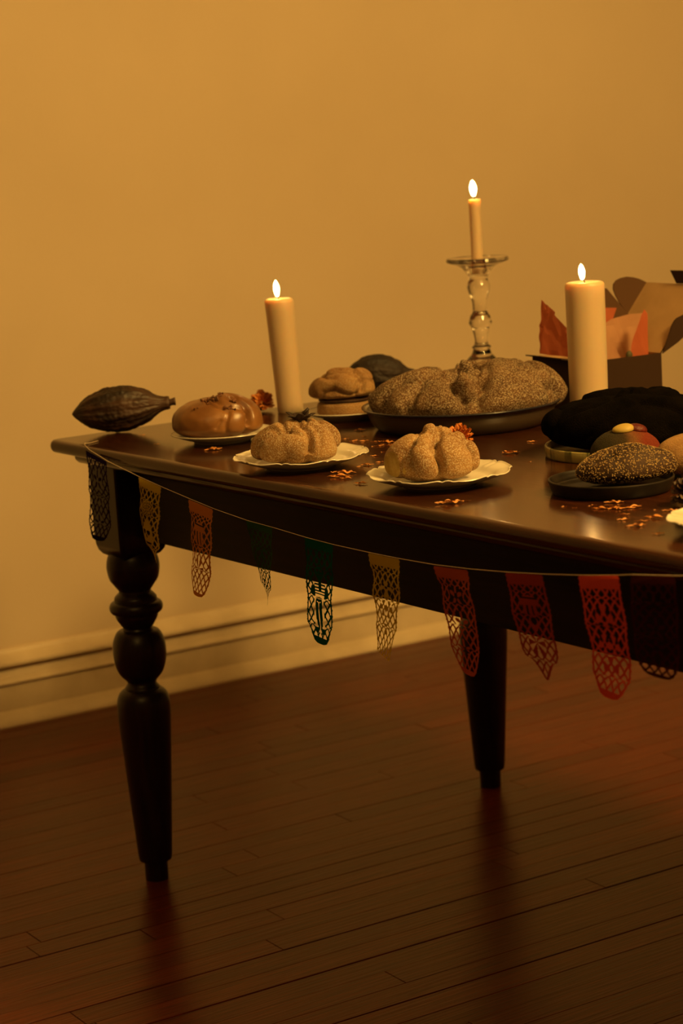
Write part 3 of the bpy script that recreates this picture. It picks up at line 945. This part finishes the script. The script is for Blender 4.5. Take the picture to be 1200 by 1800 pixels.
card('side_wall', [(bx, 0, 0), (bx, bd, 0), (bx, bd, bh), (bx, 0, bh)], (-th, 0, 0))
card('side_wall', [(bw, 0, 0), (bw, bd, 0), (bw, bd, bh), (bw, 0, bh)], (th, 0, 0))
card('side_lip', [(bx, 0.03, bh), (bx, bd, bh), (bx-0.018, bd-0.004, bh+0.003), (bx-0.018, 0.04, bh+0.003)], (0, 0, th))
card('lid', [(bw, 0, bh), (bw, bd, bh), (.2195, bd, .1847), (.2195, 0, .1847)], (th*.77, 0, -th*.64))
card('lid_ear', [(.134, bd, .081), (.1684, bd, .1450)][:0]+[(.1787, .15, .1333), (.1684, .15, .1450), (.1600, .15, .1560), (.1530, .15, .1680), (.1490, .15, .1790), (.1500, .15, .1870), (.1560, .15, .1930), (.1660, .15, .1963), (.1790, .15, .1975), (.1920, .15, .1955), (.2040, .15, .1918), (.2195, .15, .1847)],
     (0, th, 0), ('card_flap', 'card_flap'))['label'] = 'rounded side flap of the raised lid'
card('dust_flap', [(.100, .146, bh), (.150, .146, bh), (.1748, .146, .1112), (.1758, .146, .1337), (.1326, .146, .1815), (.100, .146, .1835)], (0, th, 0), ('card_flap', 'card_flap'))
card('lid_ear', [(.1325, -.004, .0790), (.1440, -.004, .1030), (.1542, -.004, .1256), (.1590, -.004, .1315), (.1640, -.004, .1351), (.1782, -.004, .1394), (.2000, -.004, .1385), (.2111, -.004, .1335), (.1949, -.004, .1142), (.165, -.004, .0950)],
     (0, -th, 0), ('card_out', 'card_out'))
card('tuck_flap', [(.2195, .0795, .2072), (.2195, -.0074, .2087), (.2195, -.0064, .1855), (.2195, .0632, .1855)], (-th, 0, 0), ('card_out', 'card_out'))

def crumpled(name, label, pts, mat, amp, seed):
    """a sheet of tissue: outline filled, cut fine and crumpled"""
    bm = bmesh.new()
    bm.faces.new([bm.verts.new(p) for p in pts])
    bmesh.ops.triangulate(bm, faces=bm.faces[:])
    for _ in range(3):
        bmesh.ops.subdivide_edges(bm, edges=bm.edges[:], cuts=1, use_grid_fill=True)
    bm.normal_update()
    bm.faces.ensure_lookup_table()
    n = bm.faces[0].normal.copy()
    for v_ in bm.verts:
        k = noise.noise(v_.co*26+Vector((seed*5, 0, 0)))
        k2 = abs(noise.noise(v_.co*55+Vector((0, seed*3, 0))))
        v_.co += n*(k*amp+(k2-.3)*amp*.8)
    o = from_bm(name, bm, M[mat], tis, False)
    if label:
        o['label'] = label
    return o
tis = thing('tissue_paper', 'crumpled red tissue paper sticking up out of the open cardboard box', 'tissue paper', (BX, BY, TOP), R(-6))
crumpled('sheet', None, [(-0.0120,0.1462,0.0839),(-0.0120,0.1380,0.1007),(-0.0120,0.1421,0.1149),(-0.0120,0.1313,0.1441),(-0.0120,0.1306,0.1756),(-0.0120,0.1075,0.1670),(-0.0120,0.0881,0.1566),(-0.0120,0.0917,0.1526),(-0.0120,0.0679,0.1377),(-0.0120,0.0459,0.1229),(-0.0120,0.0453,0.0845)], 'tissue', 0.005, 1)
crumpled('sheet', 'paler pink sheet', [(.0300, .085, .1100), (.0700, .085, .1230), (.0940, .082, .1357), (.1293, .08, .1410), (.1742, .08, .1398)][:4]+[(.1600, .08, .1400), (.125, .08, .055), (.03, .08, .055)], 'tissue_pale', 0.004, 2)
crumpled('fold', None, [(.1180, .030, .1440), (.1243, .030, .1519), (.1305, .030, .1440), (.1300, .030, .1138), (.1290, .030, .0590), (.0960, .030, .0590), (.0950, .030, .0892), (.1010, .030, .1076)], 'tissue', 0.003, 3)
crumpled('scrap', None, [(.0940, .11, .1535), (.1255, .11, .1506), (.1164, .11, .1312), (.1032, .11, .1247), (.0927, .11, .1257)], 'tissue', 0.002, 4)
crumpled('scrap', 'paler pink sheet', [(.0361, .02, .1337), (.0426, .02, .1256), (.0463, .02, .1065), (.0442, .02, .0860), (.0598, .02, .0769), (.0700, .02, .0721), (.0841, .02, .0782), (.0766, .02, .0657), (.0308, .02, .0640)], 'tissue_pale', 0.0015, 5)
bit = tag(from_py('wrapped_sweet', *loaf_mesh(0.006, 0.005, 0.014, na=20, ne=12, lump=0.002, seed=21), M['stem']), 'tiny dark wrapped sweet peeking over the box edge in the tissue', 'sweet')
bit.matrix_world = tis.matrix_basis @ Matrix.Translation((.078, .012, .0745))

# ------------------------------------------------------------------ paper garland
STR = [(3.0678, .7640, 1.5760), (3.0500, .7640, 1.5665), (3.0308, .7584, 1.5640), (2.9626, .7464, 1.56), (2.8648, .7317, 1.56), (2.7929, .7224, 1.56), (2.7184, .7139, 1.56), (2.6450, .7059, 1.56), (2.5573, .6994, 1.56), (2.4875, .6972, 1.56), (2.4082, .6934, 1.56), (2.3397, .6918, 1.56),
       (2.2569, .6918, 1.56), (2.1915, .6925, 1.56), (2.1189, .6945, 1.56), (2.0469, .6988, 1.56), (1.9724, .7050, 1.56), (1.9066, .7117, 1.56), (1.8375, .7199, 1.56), (1.7743, .7287, 1.56), (1.7506, .7326, 1.56), (1.6795, .7411, 1.56), (1.60, .7545, 1.563), (1.58, .7625, 1.568), (1.56, .7632, 1.585), (1.54, .7632, 1.62)]
gar = thing('paper_garland', 'string of coloured cut-paper flags hanging along the front of the table', 'garland', (1.56, 2.35, 0.69))
GO = Vector((1.56, 2.35, 0.69))
sp = [Vector((x, y, z)) for y, z, x in STR]
sp = [Vector((1.612, 3.090, .7615)), Vector((1.590, 3.079, .7615))]+sp
v, f = tube([p-GO for p in sp], 0.00042, 6)
from_py('string', v, f, M['string'], gar)
def string_at(y):
    for i in range(len(STR)-1):
        y0, y1 = STR[i][0], STR[i+1][0]
        if y1 <= y <= y0:
            t = (y0-y)/(y0-y1)
            return STR[i][1]+(STR[i+1][1]-STR[i][1])*t
    return STR[3][1]

def ell(u, v, cu, cv, a, b_):
    return ((u-cu)/a)**2+((v-cv)/b_)**2 < 1
def motif(kind, u, v, asp):
    """returns 1 paper, 0 hole, None: leave to the lattice. u -1..1, v 0..1 downwards, asp = half width / length"""
    if kind == 'skull':
        if ell(u, v, 0, .60, .60, .135) or (abs(u) < .34 and .66 < v < .77):
            if ell(u, v, -.24, .60, .17, .040) or ell(u, v, .24, .60, .17, .040): return 0
            if abs(u) < .07-(.665-v)*.9 and .635 < v < .665: return 0
            if .70 < v < .715 and abs(u) < .30: return 0
            if .70 < v < .76 and abs((u*7) % 1-.5) < .11: return 0
            return 1
        if ell(u, v, 0, .30, .55, .12):
            q = math.hypot(u/.55, (v-.30)/.12)
            return 1 if (q*3.2+math.sin(math.atan2((v-.3)/.12, u/.55)*8)*.35) % 1 > .36 else 0
        if ell(u, v, 0, .86, .42, .06):
            return 0 if ell(u, v, 0, .86, .22, .025) else 1
    if kind == 'figure':
        if ell(u, v, 0, .30, .34, .085):
            if ell(u, v, -.13, .30, .09, .022) or ell(u, v, .13, .30, .09, .022) or (abs(u) < .2 and .345 < v < .355): return 0
            return 1
        if .385 < v < .47 and abs(u) < .09: return 1
        if .40 < v < .50 and abs(u) < .36 and abs((v*42) % 1-.5) < .27: return 1
        if ell(u, v, -.52, .48, .16, .05) or ell(u, v, .52, .48, .16, .05): return 1
        if ell(u, v, 0, .575, .26, .050): return 0 if (v*26+u*u*3) % 1 < .22 else 1
        if .60 < v < .88 and .05 < abs(u) < .27-.10*(v-.6)/.28: return 1
        if ell(u, v, -.28, .885, .18, .022) or ell(u, v, .28, .885, .18, .022): return 1
        if abs(u) < .62 and .22 < v < .90: return None if abs(u) > .38 else 0
    if kind == 'basket':
        if ell(u, v, 0, .27, .5, .05) or (abs(u) < .42-(v-.27)*1.3 and .27 < v < .42):
            if .235 < v < .245: return 0
            if .29 < v < .40 and abs((u*4.2) % 1-.5) < .15: return 0
            return 1
        if ell(u, v, 0, .47, .26, .045): return 0 if ell(u, v, 0.02, .455, .15, .027) else 1
        if ell(u, v, 0, .66, .45, .09):
            q = math.atan2((v-.66)/.09, u/.45)
            return 1 if math.cos(q*6) > -.2 else 0
    if kind == 'star':
        for cv in (.26, .50, .74):
            if ell(u, v, 0, cv, .44, .085):
                q = math.atan2((v-cv)/.085, u/.44); rr = math.hypot(u/.44, (v-cv)/.085)
                if rr < .25: return 0
                return 1 if rr < .55+.42*math.cos(q*5+1.57) else 0
    if kind == 'flower':
        for cu, cv, s in ((0, .33, 1), (-.25, .55, .7), (.25, .55, .7), (0, .74, .9)):
            if ell(u, v, cu, cv, .40*s, .085*s):
                q = math.atan2((v-cv)/.085, (u-cu)/.40); rr = math.hypot((u-cu)/(.40*s), (v-cv)/(.085*s))
                if rr < .22: return 0
                return 1 if math.cos(q*4) > -.35 or rr < .45 else 0
    return None

def flag(mat, label, keys, kind, bottom='round', twist=None, bow=0.0, curl=None, band=0.10, nu=60, nv=170):
    """keys: (y, z, apparent width) of the flag's middle line from the string down; twist: turn about the middle line per key in degrees"""
    k = len(keys)
    vs = [0.0]
    for i in range(1, k):
        vs.append(vs[-1]+math.hypot(keys[i][0]-keys[i-1][0], keys[i][1]-keys[i-1][1]))
    L = vs[-1]
    vs = [q/L for q in vs]
    W = 0.0345                                           # true half width of every flag
    def interp(t, idx):
        for i in range(k-1):
            if t <= vs[i+1]+1e-9:
                q = (t-vs[i])/(vs[i+1]-vs[i]); q = q*q*(3-2*q) if k > 3 else q
                return keys[i][idx]*(1-q)+keys[i+1][idx]*q
        return keys[-1][idx]
    asp = W/L
    dv, du = 0.088, 0.42
    def solid(u, v_):
        if bottom == 'round':
            wlim = 1.0 if v_ < .80 else math.sqrt(max(0, 1-((v_-.80)/.20)**2))
        elif bottom == 'point':
            wlim = 1.0 if v_ < .72 else max(0.02, 1-((v_-.72)/.28)**1.4)
        else:
            wlim = 1.0
        edge = wlim-abs(u)
        scal = 0.035*abs(math.sin(v_*math.pi*26))
        if edge < scal*0.9: return False
        if v_ < band: return True
        if edge < 0.13: return True
        if bottom == 'round' and v_ > .93: return True
        m_ = motif(kind, u, v_, asp)
        if m_ is not None: return bool(m_)
        a = (u/du+v_/dv) % 1; b2 = (u/du-v_/dv) % 1
        return min(a, 1-a) < .145 or min(b2, 1-b2) < .145
    def pos(u, v_):
        y = interp(v_, 0); z = interp(v_, 1)
        a_ = min(0.0340, interp(v_, 2)/2)                   # half of the width it shows; the flag is turned about its middle line to show that much
        t = math.asin(a_/W)-R(34.5)
        t *= min(1, v_*5)
        e = -u*W*math.cos(t)
        x = -0.002+u*W*math.sin(t)
        x += -0.010*bow*(1-u*u)*min(1, v_*3)
        if curl:
            t = max(0, (v_-curl[0])/(1-curl[0]))
            x += -curl[1]*t*t+curl[2]*u*t
        yy = y+e
        x += 0.0012*math.sin(v_*17+u*2)*min(1, v_*5)
        zt = string_at(yy)-string_at(y) if v_ < 1 else 0
        zz = z+zt*(1-v_)**1.5
        return (1.5592+x-GO.x, yy-GO.y, zz-GO.z)
    vid, V, F = {}, [], []
    def gv(i, j):
        if (i, j) not in vid:
            vid[(i, j)] = len(V); V.append(pos(-1+2*i/nu, j/nv))
        return vid[(i, j)]
    for j in range(nv):
        i = 0
        while i < nu:
            if solid(-1+2*(i+.5)/nu, (j+.5)/nv):
                i2 = i
                while i2 < nu and i2-i < 6 and solid(-1+2*(i2+.5)/nu, (j+.5)/nv):
                    i2 += 1
                F.append((gv(i, j), gv(i2, j), gv(i2, j+1), gv(i, j+1)))
                i = i2
            else:
                i += 1
    o = from_py('paper_flag', V, F, M[mat], gar, smooth=True)
    o['label'] = label
    return o
flag('p_purple', 'dark purple flag over the table leg', [(2.9960, .7523, .038), (2.9960, .6884, .0380), (3.0020, .6402, .0400), (3.0120, .6146, .0420)], 'star', 'round')
flag('p_yellow', 'yellow flag with a skull, nearest the leg', [(2.8285, .7275, .0362), (2.8329, .6981, .0346), (2.8363, .6757, .0346), (2.8397, .6532, .0312), (2.8331, .6275, .0243), (2.8137, .6053, .0052)], 'skull', 'point', twist=-1, bow=.6)
flag('p_orange', 'orange flag', [(2.6814, .7095, .0382), (2.6826, .6890, .0349), (2.6869, .6460, .0326), (2.6917, .6113, .0318), (2.7039, .5700, .0286)], 'basket', 'round', bow=.4)
flag('p_green', 'dark green flag twisted to a point', [(2.5228, .6990, .0375), (2.5208, .6671, .0319), (2.5188, .6347, .0224), (2.5158, .6106, .0144), (2.5131, .5831, .0024)], 'flower', 'point')
flag('p_teal', 'teal flag with a standing figure', [(2.3736, .6926, .0383), (2.3763, .6541, .0368), (2.3807, .6141, .0354), (2.3837, .5741, .0335), (2.3836, .5494, .0325)], 'figure', 'round')
flag('p_yellow', 'yellow flag folded at the middle', [(2.2239, .6920, .0396), (2.2221, .6713, .0352), (2.2213, .6526, .0323), (2.2244, .6333, .0338), (2.2226, .5996, .0280), (2.2222, .5633, .0251)], 'flower', 'square', twist=-1, curl=(.4, .012, -.006))
flag('p_redor', 'red orange flag blown to the right', [(2.0824, .6955, .0435), (2.0751, .6734, .0337), (2.0699, .6526, .0351), (2.0641, .6248, .0365), (2.0607, .5965, .0309), (2.0564, .5647, .0253)], 'star', 'round')
flag('p_red', 'dark red flag hanging askew', [(1.9392, .7080, .0416), (1.9333, .6868, .0416), (1.9278, .6601, .0416), (1.9201, .6338, .0402), (1.9125, .6076, .0348), (1.9026, .5852, .0267)], 'basket', 'point')
flag('p_red2', 'bright red flag, rightmost of the clear ones', [(1.8060, .7240, .0417), (1.8017, .6993, .0410), (1.7958, .6673, .0398), (1.7889, .6355, .0372), (1.7894, .6089, .0347), (1.7956, .5838, .0297)], 'flower', 'round')
flag('p_maroon', 'dark maroon flag at the right edge', [(1.7155, .7368, .0472), (1.7153, .7056, .0448), (1.7135, .6676, .0436), (1.7120, .6228, .0375)], 'star', 'round')

# ------------------------------------------------------------------ marigolds and dried flowers
def ruffle_flower(name, label, cat, x, y, z, rad, mat, n_layers, calyx_mat, rotz=0, seed=0, height=1.0, group=None):
    t = thing(name, label, cat, (x, y, z), rotz, group)
    rn = random.Random(seed)
    V, F = [], []
    for L in range(n_layers):
        q = L/(n_layers-1)
        el = -20+105*q
        cnt_ = int(20-13*q)
        for k in range(cnt_):
            a = 2*math.pi*(k+rn.random()*.6)/cnt_
            e = R(el+rn.uniform(-10, 10))
            d_ = Vector((math.cos(e)*math.cos(a), math.cos(e)*math.sin(a), math.sin(e)*height))
            s_ = d_.cross(Vector((0, 0, 1)))
            if s_.length < .1: s_ = Vector((1, 0, 0))
            s_.normalize(); n_ = d_.cross(s_)
            ln = rad*rn.uniform(.82, 1.05); wd = rad*rn.uniform(.22, .34)
            k0 = len(V)
            for i in range(4):
                s = .35+.65*i/3
                for j in range(5):
                    u = -1+j/2
                    wv = wd*(0.45, .8, 1.0, .75)[i]
                    p = d_*ln*s+s_*u*wv+n_*(math.sin(j*2.2+i)*wd*.30*i/3+u*u*wd*.35)+Vector((0, 0, rad*.62*height))
                    V.append(p)
            for i in range(3):
                for j in range(4):
                    a_ = k0+i*5+j
                    F.append((a_, a_+1, a_+6, a_+5))
    o = from_py('petals', V, F, M[mat], t, smooth=False)
    o['kind'] = 'stuff'
    v, f = lathe(smooth_prof([(rad*.12, 0), (rad*.32, rad*.06), (rad*.45, rad*.35), (rad*.30, rad*.62*height)], 4), 14)
    from_py('calyx', v, f, M[calyx_mat], t)
    return t
ruffle_flower('marigold', 'orange marigold head lying at the foot of the leaning candle', 'flower', 1.9730, 3.1600, TOP+.002, 0.0220, 'marigold', 6, 'petal_dry', seed=1)
ruffle_flower('marigold', 'orange marigold head half hidden behind the torn front bun', 'flower', 1.9000, 2.5000, TOP+.002, 0.0200, 'marigold', 6, 'petal_dry', seed=2, height=1.15)

_q = Matrix.Rotation(VR, 3, 'Z') @ Vector((0.0085, -0.012, 0))
bun2_at = (1.6650+_q.x, 2.5800+_q.y, TOP+0.0066+top_at(cr2, 0.0085, -0.012)-0.0045)
# dark dried flower on the sugared bun: curled sepals round a stub
t = thing('dried_flower', 'nearly black dried flower on top of the sugared bun', 'flower', (bun2_at[0], bun2_at[1], bun2_at[2]), VR)
rn = random.Random(8)
for k in range(7):
    a = 2*math.pi*k/7+.2
    bm = bmesh.new()
    rows = []
    for i in range(7):
        s = i/6
        cr = 0.0045+0.0175*s
        hz = 0.000+0.006*s+0.010*s*s*(1 if k % 2 else .55)-0.008*max(0, s-.7)
        wd = 0.0060*math.sin(math.pi*min(1, .25+.75*s))**.7+0.0006
        rows.append([bm.verts.new((cr*math.cos(a)-u*wd*math.sin(a), cr*math.sin(a)+u*wd*math.cos(a), hz+abs(u)*wd*.5)) for u in (-1, -.4, .4, 1)])
    for i in range(6):
        for j in range(3):
            bm.faces.new([rows[i][j], rows[i][j+1], rows[i+1][j+1], rows[i+1][j]])
    o = from_bm('sepal', bm, M['flower_dark'], t, True)
    o.modifiers.new('s', 'SOLIDIFY').thickness = 0.0012
v, f = lathe(smooth_prof([(.004, -.006), (.0085, -.001), (.0095, .004), (.006, .009), (.0015, .0115)], 4), 16)
from_py('flower_heart', v, f, M['flower_dark'], t)
v, f = tube([(.002, 0, .006), (.006, -.002, .013), (.012, -.003, .0185)], [.0026, .0024, .0022], 8)
from_py('stem', v, f, M['flower_dark'], t)

ruffle_flower('dried_flower', 'curled brown dried flower lying at the right end of the sesame roll', 'flower', 1.7900, 1.9020, TOP+.001, 0.0235, 'petal_dry', 5, 'petal_dry', seed=5)

# loose petals: three curled shapes, copied about the table
def petal_mesh(seed, strands):
    rn = random.Random(seed)
    V, F = [], []
    for s in range(strands):
        off = Vector((rn.uniform(-.15, .15), rn.uniform(-.18, .18), 0)) if s else Vector((0, 0, 0))
        ang = rn.uniform(-.7, .7) if s else 0
        ln = 1.0 if s == 0 else rn.uniform(.5, .9)
        wd = rn.uniform(.10, .15)
        k0 = len(V)
        ph = rn.uniform(0, 6)
        for i in range(11):
            q = i/10
            x = (q-.5)*ln
            y = .10*math.sin(q*4+ph)
            z = .035+.10*abs(math.sin(q*5.0+ph))*(.5+s*.35)
            w_ = wd*math.sin(math.pi*min(1, .12+.88*q))**.6*(.35+.65*q)
            tw = .9*math.sin(q*6+ph)
            for u in (-1, 0, 1):
                p = Vector((x, y+u*w_*math.cos(tw), max(.008, z+u*w_*math.sin(tw)+.03*(u*u))))
                c_, s_ = math.cos(ang), math.sin(ang)
                V.append(Vector((p.x*c_-p.y*s_, p.x*s_+p.y*c_, p.z))+off)
        for i in range(10):
            for j in range(2):
                a = k0+i*3+j
                F.append((a, a+1, a+4, a+3))
    me = bpy.data.meshes.new('petal')
    me.from_pydata([tuple(p) for p in V], [], F)
    me.materials.append(M['petal'])
    return me
pm1 = [petal_mesh(s, 1) for s in (1, 2, 3)]
pm2 = [petal_mesh(s, 2) for s in (4, 5)]
pm3 = [petal_mesh(s, 4) for s in (6, 7)]
G1 = ('of the small petals between scalloped plates and dish', 'petals between the scalloped plates and the dish', 'orange petal')
G2 = ('of the loose petals right of the front scalloped plate', 'petals right of the front plate', 'orange petal')
G3 = ('of the small petals in front of the dark clay plate', 'petals in front of the clay plate', 'orange petal')
G4 = ('of the two petals near the pod on the left table corner', 'petals near the cocoa pod', 'orange petal')
G5 = ('of the two small petals at the table edge before the torn bun', 'petals before the front plate', 'orange petal')
G6 = ('of the curled petal tufts beside the dark-flowered bun', 'petal tufts between the scalloped plates', 'orange tuft')
G7 = ('of the curled petal tufts in front of the sesame roll', 'petal tufts before the sesame roll', 'orange tuft')
ORD = ['leftmost', 'second from left', 'third from left', 'fourth from left', 'fifth from left', 'sixth from left', 'seventh from left', 'eighth from left', 'ninth from left', 'tenth from left',
       'eleventh from left', 'twelfth from left', 'thirteenth from left', 'fourteenth from left', 'fifteenth from left', 'sixteenth from left']
PET = [(1.933,2.807,.0182,G1),(1.900,2.747,.0080,G1),(1.858,2.716,.0141,G1),(1.868,2.702,.0140,G1),(1.873,2.683,.0096,G1),(1.856,2.750,.0106,G1),(1.865,2.747,.0089,G1),(1.845,2.644,.0078,G1),(1.854,2.640,.0112,G1),(1.882,2.659,.0240,G6),
       (1.863,2.617,.0200,G6),(1.862,2.599,.0103,G1),(1.820,2.585,.0068,G1),(1.789,2.564,.0117,G1),(1.759,2.508,.0115,G1),(1.733,2.503,.0179,G1),(1.717,2.499,.0097,G1),(1.671,2.470,.0307,G6),(1.645,2.450,.0270,G6),(1.643,2.429,.0189,G6),
       (1.631,2.376,.0190,'solo'),(1.677,2.837,.0250,'solo2'),(1.694,3.090,.0103,G4),(1.655,2.974,.0091,G4),(1.615,2.154,.0330,'solo3'),(1.639,2.150,.0102,G5),(1.581,2.180,.0036,G5),(1.923,2.411,.0250,'solo4'),(2.012,2.471,.0136,G2),(1.889,2.327,.0048,G2),
       (1.744,1.987,.0212,G7),(1.717,1.953,.0200,G7),(1.735,1.942,.0190,G7),(1.704,1.970,.0174,G3),(1.719,1.996,.0063,G3),(1.698,1.917,.0123,G3),(1.675,1.893,.0150,G7),(1.704,1.873,.0220,G7),(1.681,1.868,.0134,G3),(1.658,1.851,.0200,G7),(1.649,1.858,.0080,G3),
       (1.748,1.888,.0190,'solo5'),(1.640,1.795,.0130,'solo6'),(1.688,2.017,.0070,G3),(1.691,2.000,.0056,G3),(1.710,1.994,.0056,G3),(1.741,1.909,.0055,G3),(1.788,1.912,.0084,G3)]
SOLO = {'solo': 'curled orange petal tuft beside the left tip of the front scalloped plate', 'solo2': 'curled orange petal tuft in front of the glazed nut bun',
        'solo3': 'long curled orange petal tuft at the table edge in front of the torn bun', 'solo4': 'orange petal tuft alone right of the front scalloped plate',
        'solo5': 'orange petal tuft behind the white plate at the right edge', 'solo6': 'reddish petal with a green end before the white plate at the right edge'}
rn = random.Random(21)
for x, y, s, g in PET:
    tuft = s > .0165
    me = rn.choice(pm3 if tuft else (pm2 if s > .011 else pm1))
    o = bpy.data.objects.new('petal_tuft' if tuft else 'marigold_petal', me)
    C.objects.link(o)
    o.location = (x, y, TOP+.0002)
    o.rotation_euler = (0, 0, VR+rn.uniform(-.5, .5)+(math.pi if rn.random() < .5 else 0))
    s *= 1.12
    o.scale = (s, s*.8, s*(.6 if tuft else .7))
    if isinstance(g, tuple):
        line_up = sorted((q for q in PET if q[3] is g), key=lambda q: (rt.x*q[0]+rt.y*q[1])/(fw.x*q[0]+fw.y*q[1]))
        k_ = [q[:2] for q in line_up].index((x, y))
        tag(o, '%s: %s %s' % (g[2], 'rightmost' if k_ == len(line_up)-1 else ORD[k_], g[0]), 'petal', g[1])
    else:
        tag(o, SOLO[g], 'petal')
